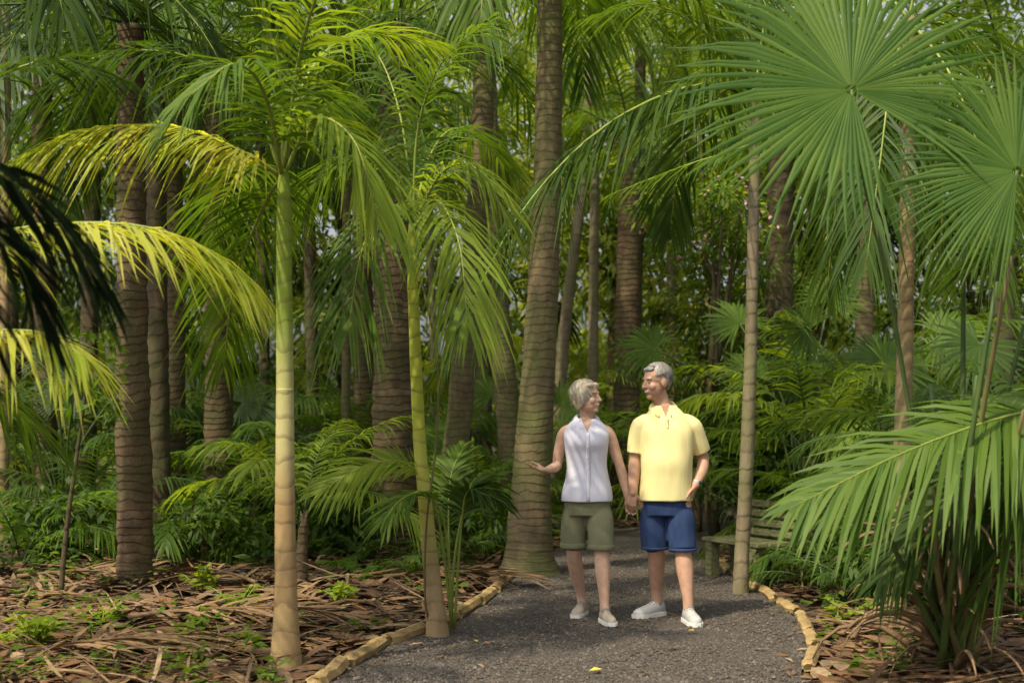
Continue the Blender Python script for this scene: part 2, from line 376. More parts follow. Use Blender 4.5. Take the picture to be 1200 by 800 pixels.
# ------------------------------------------------------------------ named palms
def palm(name,label,base,tpts,trad,bark,fronds,fm,split=None,group=None,nt_=80,amp=.03,rough=.03,flare=0,kw={}):
    t=thing(name,label,'palm tree',base,0,group)
    loc=[p-base for p in tpts]
    if split:
        a=split
        mb=MB(); ringtrunk(mb,loc[:a+1],trad[:a+1],nt_,16,amp,rough,flare=flare); mb.build('trunk',M[bark],t)
        mb=MB(); ringtrunk(mb,loc[a:],trad[a:],40,16,.0,.01); mb.build('crownshaft',M[bark],t)
    else:
        mb=MB(); ringtrunk(mb,loc,trad,nt_,16,amp,rough,flare=flare); mb.build('trunk',M[bark],t)
    for pts,d in fronds:
        k=dict(kw); k.update(d); mm=k.pop('mat',fm)
        mb=MB(); pinnate(mb,[p-base for p in pts],**k); mb.build('frond',[M[mm],M['rachis']],t)
    return t
def pp(L_): return [at(*q) for q in L_]
# palm A
Y=7.7; b=at(335,787,Y); b.z=0
tp=[b,at(335,700,Y),at(334,600,Y),at(334,500,Y),at(334,455,Y),at(333,330,Y),at(333,240,Y),at(331,185,Y)]
tr_=[.086,.062,.055,.050,.048,.044,.041,.022]
hb=(331,208,7.7)
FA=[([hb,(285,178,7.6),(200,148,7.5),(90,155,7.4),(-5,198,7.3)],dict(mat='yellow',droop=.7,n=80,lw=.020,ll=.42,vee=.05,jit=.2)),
 ([hb,(290,110,7.7),(200,62,7.7),(100,72,7.6),(25,130,7.5)],dict(mat='deep',n=60,droop=.8,ll=.5)),
 ([hb,(330,90,7.6),(300,10,7.5),(230,-40,7.4)],dict(mat='mid')),
 ([hb,(360,90,7.8),(420,40,8.0),(510,50,8.2)],dict(mat='bright',n=46)),
 ([hb,(368,140,7.6),(415,165,7.4),(442,255,7.3)],dict(mat='bright')),
 ([hb,(310,110,7.3),(275,75,7.0),(225,110,6.8)],dict(mat='mid')),
 ([hb,(345,130,8.1),(372,110,8.6),(405,160,9.2)],dict(mat='mid')),
 ([hb,(300,195,8.1),(262,235,8.5),(240,320,8.9)],dict(mat='mid')),
 ([hb,(310,240,8.2),(275,330,8.6),(262,430,8.9)],dict(mat='mid')),
 ([hb,(352,60,7.5),(385,-30,7.2),(440,-80,7)],dict(mat='bright'))]
palm('palm_tree','slim palm with tan ringed trunk and green crownshaft beside the litter at front left',b,tp,tr_,'barkA',[(pp(f),d) for f,d in FA],'bright',4,flare=.12,amp=.015,rough=.02,kw=dict(n=46,ll=.42,lw=.023,droop=.6,rr=.014,jit=.16))
# palm B
Y=8.93; b=at(513,745,Y); b.z=0
tp=[b,at(508,690,Y),at(502,630,Y),at(497,575,Y),at(492,520,Y),at(487,420,Y),at(483,300,Y),at(484,245,Y)]
tr_=[.070,.056,.048,.043,.040,.037,.033,.018]
hb=(484,262,8.93)
FB=[([hb,(520,200,8.8),(562,200,8.7),(597,260,8.6)],dict(mat='bright')),
 ([hb,(450,195,8.9),(400,188,9),(350,240,9.1)],dict(mat='mid')),
 ([hb,(490,150,8.9),(520,70,8.7),(580,20,8.5)],dict(mat='mid')),
 ([hb,(470,140,9),(440,60,9.2),(390,20,9.4)],dict(mat='mid')),
 ([hb,(512,235,8.5),(538,285,8.2),(548,380,8.0)],dict(mat='bright')),
 ([hb,(455,240,8.6),(425,290,8.3),(408,385,8.1)],dict(mat='mid')),
 ([hb,(505,180,9.3),(540,150,9.8),(590,190,10.3)],dict(mat='mid'))]
palm('palm_tree','slender leaning palm with yellow green stem beside left edge of gravel path',b,tp,tr_,'barkB',[(pp(f),d) for f,d in FB],'bright',3,flare=.1,amp=.015,rough=.03,kw=dict(n=42,ll=.40,lw=.021,droop=.75,rr=.012,jit=.16))
# palm C centre
Y=12.3; b=at(620,672,Y); b.z=0
tp=[b,at(620,640,Y),at(623,560,Y),at(632,420,Y),at(640,250,Y),at(644,60,Y),at(644,-50,Y)]
tr_=[x/2/F*Y for x in (66,54,45,39,34,30,27)]
hb=at(644,-45,12.3)
FC=[arc(hb,R(a),e,l,bd) for a,e,l,bd in ((200,.3,2.9,1.5),(150,.5,2.8,1.9),(255,.3,2.8,1.8),(320,.3,2.8,1.7),(15,.2,2.8,1.5),(80,.6,2.9,1.9),(230,.7,2.9,1.9),(350,.7,2.9,1.9),(290,.8,2.6,2.0),(185,.8,2.9,1.9),(35,.4,2.8,1.7))]
palm('palm_tree','tallest thick ringed palm trunk standing on left edge of path behind woman',b,tp,tr_,'big_bark',[(f,{}) for f in FC],'mid',nt_=180,amp=.02,rough=.07,flare=.15,kw=dict(n=48,ll=.55,lw=.030,droop=.7,rr=.02))
# palm G thin grey
Y=11.0; b=at(868,695,Y); b.z=0
tp=[b,at(870,640,Y),at(877,500,Y),at(881,350,Y),at(884,210,Y),at(886,105,Y)]
tr_=[x/2/F*Y for x in (20,17,16,14,13,12)]
hb=(886,100,11.0)
FG=[([hb,(800,104,10.8),(700,155,10.6),(610,250,10.4),(542,375,10.2)],dict(mat='deep',n=84,ll=.62,lw=.034,droop=.85,rr=.02)),
 ([hb,(830,40,11),(760,5,11),(680,25,11)],dict(mat='mid')),([hb,(930,60,11.2),(990,90,11.4),(1040,180,11.6)],{}),([hb,(900,10,11.3),(930,-60,11.6)],{}),([hb,(845,110,11.6),(800,180,12),(785,270,12.3)],{})]
palm('palm_tree','thin grey trunked palm right of the man in front of wooden bench',b,tp,tr_,'grey_bark',[(pp(f),d) for f,d in FG],'deep',nt_=90,amp=.02,rough=.08,kw=dict(n=40,ll=.45,lw=.030,droop=.6,rr=.016))
# palm D right
Y=9.3; b=at(1050,738,Y); b.z=0
tp=[b,at(1052,650,Y),at(1058,500,Y),at(1062,330,Y),at(1064,150,Y),at(1065,20,Y)]
tr_=[x/2/F*Y for x in (26,22,20,18,17,14)]
hb=(1065,22,9.3)
FD=[([hb,(1000,90,9.2),(900,160,9.1),(800,195,9),(715,228,9)],dict(ll=.24,n=50,lw=.02)),
 ([hb,(1130,40,9.2),(1190,130,9.1),(1225,280,9)],{}),([hb,(1115,90,8.9),(1150,190,8.7),(1165,330,8.6)],{}),
 ([hb,(1015,90,9.5),(985,200,9.7),(968,350,9.9)],{}),([hb,(1085,-60,9.3),(1125,-120,9.3)],{}),([hb,(1020,-20,9.6),(960,10,9.9),(900,110,10.2)],{}),
 ([hb,(1120,20,9.8),(1170,110,10.2),(1200,260,10.5)],{}),([hb,(1090,80,9.6),(1105,200,9.9),(1100,330,10.1)],{}),([hb,(1045,90,9.0),(1030,200,8.8),(1015,310,8.7)],dict(mat='deep'))]
palm('palm_tree','straight pale tan palm trunk behind the fan palm at right',b,tp,tr_,'tan_bark',[(pp(f),d) for f,d in FD],'mid',nt_=90,amp=.02,rough=.05,kw=dict(n=44,ll=.42,lw=.024,droop=.65,rr=.013))
# palm H left off-frame
Y=7.0; b=at(-150,830,Y); b.z=0
hb=(-150,330,7.0)
tp=[b,at(-150,600,Y),at(-150,320,Y)]
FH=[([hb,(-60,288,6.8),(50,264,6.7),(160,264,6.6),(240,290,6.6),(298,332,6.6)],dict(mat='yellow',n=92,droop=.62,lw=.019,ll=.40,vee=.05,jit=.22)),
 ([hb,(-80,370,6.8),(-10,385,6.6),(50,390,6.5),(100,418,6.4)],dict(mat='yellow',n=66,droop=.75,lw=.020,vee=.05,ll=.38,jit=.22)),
 ([hb,(-100,200,7),(-30,110,7.1),(60,70,7.2),(150,95,7.3)],dict(mat='deep')),
 ([hb,(-100,420,7.6),(-20,450,8.0),(60,520,8.4)],dict(mat='mid'))]
palm('palm_tree','palm at far left reaching sunlit lime fronds into the view',b,tp,[.08,.06,.04],'tan_bark',[(pp(f),d) for f,d in FH],'yellow',kw=dict(n=44,ll=.42,lw=.026,droop=.6,rr=.013))
# near frond palm, left; its shade is in the leaf colour
b=at(-260,930,4.8); b.z=0; hb=(-240,170,4.8)
palm('palm_tree','palm at left edge nearest the camera with shade coloured drooping frond',b,[b,at(-255,600,4.8),at(-242,160,4.8)],[.07,.05,.035],'dark_bark',
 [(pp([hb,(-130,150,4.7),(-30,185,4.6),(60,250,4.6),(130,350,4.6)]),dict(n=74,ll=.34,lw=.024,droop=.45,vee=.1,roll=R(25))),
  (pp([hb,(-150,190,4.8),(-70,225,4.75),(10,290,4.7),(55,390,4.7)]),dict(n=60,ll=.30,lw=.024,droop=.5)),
  (pp([hb,(-200,90,4.7),(-120,60,4.7),(-30,90,4.7)]),{}),(pp([hb,(-150,230,4.6),(-70,300,4.5),(-20,420,4.5)]),{})],'painted_shade',kw=dict(n=40,ll=.3,lw=.022,droop=.6,rr=.010))
# tall overhanging palm, left of frame
b=at(-70,700,10.0); b.z=0; hb=at(-60,-60,10.0)
FO=[arc(hb,R(a),e,l,bd) for a,e,l,bd in ((0,.25,2.9,1.0),(340,.1,2.6,1.2),(15,.6,3.0,1.5),(310,.2,2.4,1.4),(50,.3,2.4,1.4),(325,.7,2.8,1.6),(350,.5,3.0,1.3))]
palm('palm_tree','tall palm beyond the left edge with dark fronds hanging in top left corner',b,[b,at(-66,400,10.0),hb],[.14,.12,.10],'big_bark',[(f,{}) for f in FO],'deep',kw=dict(n=52,ll=.5,lw=.028,droop=.65,rr=.018))
# palm K right off-frame
Y=7.0; b=at(1300,830,Y); b.z=0; hb=(1300,430,7.0)
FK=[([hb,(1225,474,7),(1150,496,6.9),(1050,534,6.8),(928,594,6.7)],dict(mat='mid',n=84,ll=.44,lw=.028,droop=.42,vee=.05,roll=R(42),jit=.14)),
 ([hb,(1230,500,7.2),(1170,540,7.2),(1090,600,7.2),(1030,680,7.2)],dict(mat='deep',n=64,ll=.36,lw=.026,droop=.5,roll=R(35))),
 ([hb,(1240,330,7.1),(1180,290,7.2),(1110,330,7.3)],{}),([hb,(1240,540,7.1),(1190,600,7.0),(1150,700,7.0)],dict(mat='deep'))]
palm('palm_tree','palm at far right whose broad drooping frond hangs over path edge',b,[b,at(1300,600,Y),at(1300,420,Y)],[.08,.06,.04],'tan_bark',[(pp(f),d) for f,d in FK],'mid',kw=dict(n=40,ll=.4,lw=.024,droop=.6,rr=.012))

# fan palms
def fanpalm(name,label,base,leaves,stems=(),dead=0,mat='fan',sides=6,cat='fan palm',group=None,nseg=34,droop=.2):
    t=thing(name,label,cat,base,0,group)
    for hubw,axis,nrm,rad,span,mid in leaves:
        mb=MB(); P=cr([V((U(-.05,.05),U(-.05,.05),.05))]+[q-base for q in mid]+[hubw-base],14)
        tube(mb,P,[.016-.008*i/13 for i in range(14)],sides,1)
        fan(mb,hubw-base,axis,nrm,rad,nseg,span,ml=0,droop=droop)
        mb.build('fan_leaf',[M[mat],M['rachis_dark']],t)
    for q in stems:
        mb=MB(); P=cr([V((U(-.08,.08),U(-.08,.08),.03))]+[x-base for x in q],10); tube(mb,P,[.022-.012*i/9 for i in range(10)],6); mb.build('stem',M[random.choice(['petiole_old','rachis_dark','rachis_dark'])],t)
    if dead:
        mb=MB()
        for i in range(dead):
            a=U(0,6.3); z_=U(.05,.75); r_=U(.03,.16)*(1.2-z_); p=V((math.cos(a)*r_,math.sin(a)*r_,z_))
            P=arc(p,a,U(.6,1.4),U(.3,.75),U(1.3,2.5),0,6); tube(mb,P,[.024,.022,.018,.015,.012,.008,.004],4,0,True,.4)
        mb.build('dead_leaf_bases',M['dry'],t)
    return t
b=at(1115,795,7.5); b.z=0
fanpalm('fan_palm','large fan palm clump at lower right with huge pleated round leaf overhead',b,[
 (at(998,105,7.0),(-.55,0,1),(-.10,-1,.42),1.0,R(325),[at(1085,600,7.4),at(1040,330,7.2),at(1008,190,7.05)]),
 (at(1192,200,6.7),(-.45,0,.9),(-.30,-1,.25),.72,R(300),[at(1130,600,7.3),at(1160,380,7.0)]),
 (at(1235,560,7.2),(.6,0,.5),(-.5,-1,.3),.5,R(260),[at(1170,680,7.4)]),
 ],[[at(1150,600,7.4),at(1200,380,7.3)],[at(1128,500,7.5),at(1130,250,7.5)],[at(1085,650,7.4),at(1050,560,7.3)],[at(1160,680,7.4),at(1210,620,7.3)],[at(1105,600,7.6),at(1090,450,7.8)],[at(1140,690,7.3),at(1195,560,7.0)],[at(1090,700,7.3),at(1060,640,7.1)],[at(1120,640,7.3),at(1145,440,6.9)],[at(1160,650,7.2),at(1200,480,6.8)],[at(1070,690,7.2),at(1030,600,7.0)],[at(1140,560,7.0),at(1185,300,6.7)],[at(1125,600,6.9),at(1168,330,6.7)],[at(1130,680,7.1),at(1160,560,6.9)],[at(1100,680,7.1),at(1095,570,6.9)]],110,nseg=84,droop=.24)

# ------------------------------------------------------------------ background trunks with crowns
def bgpalm(label,pts,Yd,bark,cr_n=10,L_=2.6,leafm='mid',n=90,amp=.03,rough=.08,name='palm_tree',ll=.5,flare=.15,top=.32):
    px,py,_=pts[0]; b=at(px,py,Yd); b.z=0; ztop=H+top*Yd
    P=[at(x,y,Yd)-b for x,y,_ in pts]; P[0].z=0
    d=(P[-1]-P[-2]).normalized(); 
    if P[-1].z<ztop: P.append(P[-1]+V((d.x*.5,0,1)).normalized()*(ztop-P[-1].z))
    rad=[q/2/F*Yd for _,_,q in pts]; rad+= [rad[-1]*.85]*(len(P)-len(rad))
    t=thing(name,label,'palm tree',b)
    mb=MB(); ringtrunk(mb,P,rad,n,14,amp,rough,flare=flare); mb.build('trunk',M[bark],t)
    mb=MB(); crown(mb,P[-1],cr_n,L_,ll,ml=0,mr=1); mb.build('crown',[M[leafm],M['rachis_dark']],t)
    return t
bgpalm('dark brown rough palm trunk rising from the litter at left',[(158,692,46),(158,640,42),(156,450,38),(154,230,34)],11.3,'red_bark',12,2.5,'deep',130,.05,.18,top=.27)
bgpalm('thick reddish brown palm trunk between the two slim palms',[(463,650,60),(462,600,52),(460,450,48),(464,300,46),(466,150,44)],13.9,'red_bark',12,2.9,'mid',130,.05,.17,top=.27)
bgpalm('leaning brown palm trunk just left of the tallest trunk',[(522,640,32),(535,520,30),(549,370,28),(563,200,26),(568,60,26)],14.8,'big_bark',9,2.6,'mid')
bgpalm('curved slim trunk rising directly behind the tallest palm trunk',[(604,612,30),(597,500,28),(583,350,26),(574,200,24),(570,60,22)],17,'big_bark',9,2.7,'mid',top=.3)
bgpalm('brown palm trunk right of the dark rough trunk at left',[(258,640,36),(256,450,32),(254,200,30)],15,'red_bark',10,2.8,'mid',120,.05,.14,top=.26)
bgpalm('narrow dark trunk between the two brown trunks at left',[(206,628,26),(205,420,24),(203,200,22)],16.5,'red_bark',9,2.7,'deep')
bgpalm('straight shaded trunk behind the leaning brown trunk',[(566,600,22),(566,400,20),(564,150,20)],19.5,'dark_bark',8,2.7,'mid')
bgpalm('pale leaning trunk right of the tallest palm trunk',[(650,590,15),(658,430,14),(672,300,13),(684,200,12)],21,'grey_bark',8,2.7,'bright')
bgpalm('straight thin grey trunk above the woman',[(694,590,13),(695,440,12),(697,200,11)],21.5,'grey_bark',8,2.7,'mid',top=.29)
bgpalm('dark thin trunk above and between the couple',[(742,590,16),(745,340,15),(749,190,14)],22,'dark_bark',8,2.7,'bright',top=.26)
bgpalm('wide brown trunk seen between heads of the couple',[(732,605,36),(733,500,32),(735,410,30),(737,300,29)],19,'red_bark',8,2.4,'mid',top=.19)
bgpalm('dark stout trunk behind the thin grey palm at right',[(912,620,40),(912,430,36),(914,300,32)],17,'dark_bark',9,2.7,'mid',top=.2)
bgpalm('slim trunk at the left edge of the view',[(4,650,14),(4,500,12),(6,300,12)],14,'tan_bark',9,2.5,'deep')
bgpalm('thin brown stem behind the slim palm with tan ringed trunk',[(404,620,12),(405,500,11),(406,350,11)],17,'big_bark',9,2.3,'mid',top=.2)
bgpalm('shaded trunk near right edge behind the fan palm',[(1180,640,26),(1178,450,24),(1176,250,22)],14.8,'dark_bark',9,2.6,'deep',top=.24)
bgpalm('distant brown trunk right of the thin grey palm',[(1012,610,24),(1012,430,22),(1016,250,22)],18,'big_bark',9,2.7,'mid',top=.22)
bgpalm('distant trunk far left behind the shaded palms',[(100,620,22),(104,420,21),(108,250,20)],17,'dark_bark',9,2.7,'deep',top=.24)
bgpalm('distant pale trunk above the man',[(788,590,13),(788,420,12),(786,250,12)],24,'grey_bark',8,2.8,'bright',top=.25)
bgpalm('distant slim trunk left of the thick reddish trunk',[(368,600,16),(366,430,15),(362,250,14)],20,'dark_bark',8,2.7,'mid',top=.24)
bgpalm('very thin pale stem left of the leaning brown trunk',[(506,600,9),(508,420,9),(503,250,8)],22,'grey_bark',8,2.4,'mid',top=.22)
bgpalm('very thin leaning stem between thin grey palm and the man',[(838,600,8),(836,450,8),(826,300,7)],21,'tan_bark',8,2.3,'mid',top=.2)
bgpalm('slim far stem right of the thin grey palm',[(962,600,11),(958,430,10),(960,250,10)],23,'grey_bark',8,2.5,'mid',top=.24)
bgpalm('slim far stem left of the slim tan palm',[(308,600,14),(310,430,13),(306,250,13)],21,'dark_bark',8,2.5,'mid',top=.24)
bgpalm('faint far stem directly right of the tallest trunk',[(716,590,9),(716,430,9),(722,250,8)],26,'tan_bark',8,2.5,'bright',top=.22)
bgpalm('shaded brown trunk close behind the dark rough trunk at left',[(186,640,30),(184,430,28),(182,220,26)],14,'dark_bark',9,2.6,'deep',120,.04,.14,top=.25)
bgpalm('shaded stout trunk between left edge and dark rough trunk',[(52,630,28),(54,430,26),(50,220,25)],16,'red_bark',9,2.6,'deep',120,.04,.14,top=.26)
bgpalm('dim thick trunk in the gap left of thick reddish trunk',[(428,610,26),(426,430,24),(424,250,23)],18.5,'red_bark',8,2.6,'mid',110,.04,.14,top=.24)
# thin twigs
mb=MB(); b=at(70,712,10.3); b.z=0
t=thing('sapling','thin crooked sapling stem left of the dark rough trunk','sapling',b)
tube(mb,cr([V((0,0,0)),at(78,620,10.3)-b,at(92,520,10.3)-b,at(104,430,10.3)-b],14),[.022-.012*i/13 for i in range(14)],7); mb.build('trunk',M['dark_bark'],t)
mb=MB()
for i in range(120): p=at(104+U(-30,40),430+U(-50,60),10.3+U(-.3,.3))-b; leaf(mb,p,rdir(-.2),U(.08,.16),.05)
mb.build('crown',M['mid'],t)
# vine
b=at(507,560,8.95); b.z=0
mb=MB(); tube(mb,cr([V((0,0,0)),at(498,700,8.85)-b,at(500,610,8.8)-b,at(511,520,8.8)-b,at(512,420,8.8)-b,at(492,320,8.85)-b],24),.007,5)
tag(mb.build('vine',M['petiole_old'],loc=b),'thin brown vine climbing beside the slender leaning palm','vine')

# ------------------------------------------------------------------ understory palms
def under(label,px,Y,size,nf,leafm,stem=.0,ll=None,group=None,droop=.6):
    b=V((gx(px,Y),Y,0)); b.z=max(0,gz(b.x,b.y)); t=thing('young_palm',label,'young palm',b,U(0,6.3),group)
    if stem: mb=MB(); tube(mb,cr([V((0,0,-.05)),V((U(-.03,.03),0,stem*.5)),V((0,0,stem+.05))],8),[.05,.045,.045,.04,.04,.04,.035,.03],8); mb.build('trunk',M['big_bark'],t)
    for i in range(nf):
        az=i*2.39996+U(-.2,.2); e=1.35-.9*i/nf+U(-.1,.1); mb=MB()
        pinnate(mb,arc((0,0,stem),az,e,size*U(.8,1.1),U(1.0,1.7),U(-.3,.3),9),28,ll or size*.22,size*.015+.004,droop,.2,.2,.010,res=10)
        mb.build('frond',[M[leafm],M['rachis_dark']],t)
    return t
under('young palm at the left edge behind brown litter',25,12.6,1.4,9,'mid')
under('shaded young palm left of the dark rough trunk',110,14.2,1.5,9,'deep',.2)
under('young palm right of the dark rough trunk',222,13.2,1.3,9,'mid')
under('tall young palm behind the slim tan palm',300,15,1.9,11,'mid',.4)
under('bright young palm just right of the slim tan palm',356,12.8,1.6,9,'bright',.45)
under('young palm in front of thick reddish trunk',412,15.6,1.7,10,'mid',.2)
under('dark young palm deep behind the two brown left trunks',248,17.5,2.1,11,'deep',.6)
under('young palm between leaning trunk and curved slim trunk',560,16,1.6,9,'mid',.2)
under('low young palm at foot of the tallest trunk',588,14.2,1.1,9,'mid')
under('young palm far behind the woman',682,19,2.0,11,'mid',.4)
under('young palm far behind the man',770,20,2.1,11,'bright',.4)
under('young palm behind the wooden bench',872,15.5,1.8,11,'mid',.3)
under('bright young palm right of the thin grey palm',950,13.6,2.0,11,'bright',.9)
under('young palm right of the wooden bench',1000,12.0,1.5,10,'mid',.1)
under('tall dark young palm behind the pale tan trunk',1035,15.5,2.3,12,'mid',1.0)
under('young palm between pale tan trunk and fan palm',1098,12.2,1.9,11,'mid',.7)
under('young palm at right edge behind the fan palm',1180,10.6,1.8,11,'deep',.6)
under('small fern like palm beside right edge of path',965,11.0,.65,12,'deep',0,ll=.14)
under('small low palm right of path below the pale trunk',1010,10.4,.7,10,'deep',0,ll=.15)
under('dark young palm far left in deep shade',45,16.5,2.2,11,'deep',.6)
under('distant young palm between slim left palms',430,18.5,2.2,11,'mid',.8)
under('distant young palm left of the bench',828,18,2.0,11,'mid',.4)
# sapling palm beside B
b=at(530,735,9.1); b.z=0
t=thing('young_palm','small young palm with thin stems at foot of slender leaning palm','young palm',b)
for f,mm in (([(530,735,9.1),(512,600,9),(480,545,8.9),(430,545,8.8),(368,580,8.7)],'yellow'),([(530,735,9.1),(522,620,9),(500,578,8.8),(470,585,8.6),(450,610,8.5)],'mid'),
  ([(532,735,9.1),(540,620,9.0),(548,575,8.9),(570,580,8.8)],'deep'),([(528,735,9.1),(533,650,9.1),(545,590,9.2),(560,560,9.4),(590,590,9.6)],'deep'),([(530,735,9.1),(526,640,9.2),(528,560,9.4),(545,520,9.6)],'mid')):
    P=[at(*q)-b for q in f]; P[0].z=.02
    mb=MB(); pinnate(mb,P,34,.27 if mm=='yellow' else .24,.022,.35,.2,.42,.011,roll=R(40) if mm=='yellow' else 0); mb.build('frond',[M['bright' if mm=='yellow' else mm],M['rachis']],t)
def bgfan(label,px,Y,h,n,rad,mat='mid'):
    b=V((gx(px,Y),Y,0)); lv=[]
    for i in range(n):
        a=i*2.4+U(-.3,.3); e=U(.3,1.2); d=V((math.cos(a)*math.cos(e),math.sin(a)*math.cos(e)-.2,math.sin(e)))
        hw=b+V((0,0,h*.45))+d*h*U(.45,.65); mid=[b+V((0,0,h*.4))+d*h*.12]
        lv.append((hw,d+V((0,0,-.1)),(d.x*-.3,-1,.5+U(-.3,.3)),rad*U(.8,1.1),R(U(230,290)),mid))
    fanpalm('fan_palm',label,b,lv,mat=mat,sides=5,nseg=30,droop=.3)
bgfan('small fan palm behind the thin grey palm at right',940,14.5,2.9,8,.5,'mid')
bgfan('fan palm in shade behind the pale tan trunk',1110,14.5,2.6,8,.55,'deep')
bgfan('fan palm in shade at far left behind litter',75,15,1.9,8,.5,'deep')
bgfan('small fan palm low behind the slim tan palm',275,16.5,1.6,7,.45,'deep')
bgfan('fan palm low between curved trunk and the woman',600,18,1.6,7,.45,'mid')

# shrubs and broadleaf trees
def shrub(label,px,Y,cz,rx,rz,nl,ls,mat,mats=None,name='shrub',limbs=6,clumps=26,cat='shrub',flower=None):
    b=V((gx(px,Y),Y,0)); t=thing(name,label,cat,b)
    mb=MB(); mb2=MB(); cl=[]
    for i in range(clumps):
        d=rdir(); r=random.random()**.4; cl.append(V((d.x*rx*r,d.y*rx*.8*r,cz+d.z*rz*r)))
    tube(mb2,cr([V((0,0,-.1)),V((U(-.1,.1),0,cz*.4)),V((U(-.1,.1),U(-.1,.1),cz))],10),lerpl([.03+cz*.012,.015],10),7)
    for i in range(limbs):
        c=cl[i%clumps]; s=V((0,0,cz*U(.3,.8))); tube(mb2,cr([s,s.lerp(c,.5)+Z*.1,c],7),lerpl([.02+cz*.004,.005],7),5)
    for c in cl:
        rr=U(.25,.5)*rx
        for k in range(nl//clumps):
            d=rdir(); p=c+V((d.x,d.y,d.z*.7))*rr*random.random()**.5
            leaf(mb,p,d+V((0,0,-.3)),ls*U(.7,1.3),ls*.45,0 if random.random()<.75 else 1,.5)
    mb2.build('trunk',M['dark_bark'],t); mb.build('crown',[M[mat],M[mats or mat]],t)
    if flower:
        mb=MB()
        for c in cl[::3]:
            for k in range(9):
                p=c+rdir()*.3*rx; 
                for q in range(4): leaf(mb,p,rdir(),.05,.035)
        mb.build('blossom',flower,t)
M['pink']=simple('pink_blossom',(.58,.32,.38),(.48,.25,.31),.6)
shrub('airy hanging shrub with rusty leaf tips right of the man',818,16.5,2.6,.95,1.4,3600,.085,'mid','rust')
shrub('broadleaf shrub with pink blossom high behind the man',838,16,3.65,.8,.5,1800,.09,'mid','far2',flower=M['pink'])
shrub('dark glossy shrub behind the bench',905,16.2,.9,1.0,.8,3000,.12,'deep','mid')
shrub('dense shrub left of the dark rough trunk base',60,12.9,.34,.55,.3,1000,.10,'deep','mid')
shrub('low shrub behind the slim tan palm at left',245,12.6,.32,.5,.3,1000,.09,'deep','mid')
shrub('low dark shrub right of the slim tan palm',395,13.4,.4,.6,.4,1300,.10,'deep','mid')
shrub('low shrub at foot of leaning trunk',540,13.8,.4,.5,.4,1300,.09,'deep','mid')
shrub('low leafy shrub right of the path under fan palm',1050,9.9,.3,.45,.3,1300,.09,'deep','mid')
shrub('low shrub at right edge of view',1185,9.4,.4,.5,.4,1300,.10,'deep','mid')
def btree(label,px,Y,cz,rx,rz,mat,mats,n=8000,ls=.17): shrub(label,px,Y,cz,rx,rz,n,ls,mat,mats,'broadleaf_tree',14,60,'tree')
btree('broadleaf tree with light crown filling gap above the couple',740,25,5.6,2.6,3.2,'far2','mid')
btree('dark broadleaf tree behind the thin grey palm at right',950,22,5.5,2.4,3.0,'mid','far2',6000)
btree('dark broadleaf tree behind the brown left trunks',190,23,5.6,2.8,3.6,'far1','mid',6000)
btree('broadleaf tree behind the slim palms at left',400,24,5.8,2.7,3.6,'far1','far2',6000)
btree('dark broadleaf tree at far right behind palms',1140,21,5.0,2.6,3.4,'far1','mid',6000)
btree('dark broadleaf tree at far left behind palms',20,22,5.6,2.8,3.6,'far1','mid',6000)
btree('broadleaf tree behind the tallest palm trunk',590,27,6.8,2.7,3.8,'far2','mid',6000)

# far forest mass
mb=MB()
for i in range(680):
    y=U(26,42); x=U(-.44,.44)*y; z=U(0,1)*.34*y+.2; 
    if random.random()<.25: z*=.35
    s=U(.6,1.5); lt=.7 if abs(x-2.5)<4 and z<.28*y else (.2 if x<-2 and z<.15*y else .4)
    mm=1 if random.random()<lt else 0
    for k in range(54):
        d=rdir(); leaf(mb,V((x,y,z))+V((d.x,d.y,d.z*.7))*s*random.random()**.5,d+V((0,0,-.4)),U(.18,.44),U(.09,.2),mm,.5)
for i in range(110):
    y=U(20,34); x=U(-.42,.42)*y; z=U(0,.3)*y
    for k in range(5): pinnate(mb,arc((x,y,z),U(0,6.3),U(.2,1.2),U(1.6,2.4),U(1.2,2)),16,.5,.06,.7,.2,.1,.015,0 if random.random()<.55 else 1,0,res=7)
tag(mb.build('distant_forest',[M['far1'],M['far2']]),'green mass of far off rainforest behind all the trunks','forest',kind='stuff')
# undergrowth stuff
mb=MB()
k=0
while k<240:
    y=11.2+13.5*random.random(); x=U(-.42,.42)*y
    if outside(x,y)<.5: continue
    if y<15 and x<-0.5 and random.random()<.55: continue
    k+=1; mm=random.choice([0,0,1,2]) if x<0 else random.choice([0,1,1,2])
    b=V((x,y,gz(x,y))); s=U(.35,.95)
    if y<12.5: s*=.6
    if random.random()<.65:
        for q in range(7): pinnate(mb,arc(b,q*2.4+U(-.3,.3),U(.5,1.3),s,U(1,1.8),0,6),14,s*.25,.03,.5,.2,.15,.006,mm,mm,res=7)
    else:
        for q in range(50):
            d=rdir(.3); d.z=abs(d.z); leaf(mb,b+V((d.x*.6,d.y*.6,d.z))*s*random.random()**.4*.8,d+V((0,0,-.2)),U(.08,.2),U(.04,.09),mm,.4)
tag(mb.build('undergrowth',[M['deep'],M['mid'],M['far1']]),'low ferns and leafy ground plants between the trunks','undergrowth',kind='stuff')

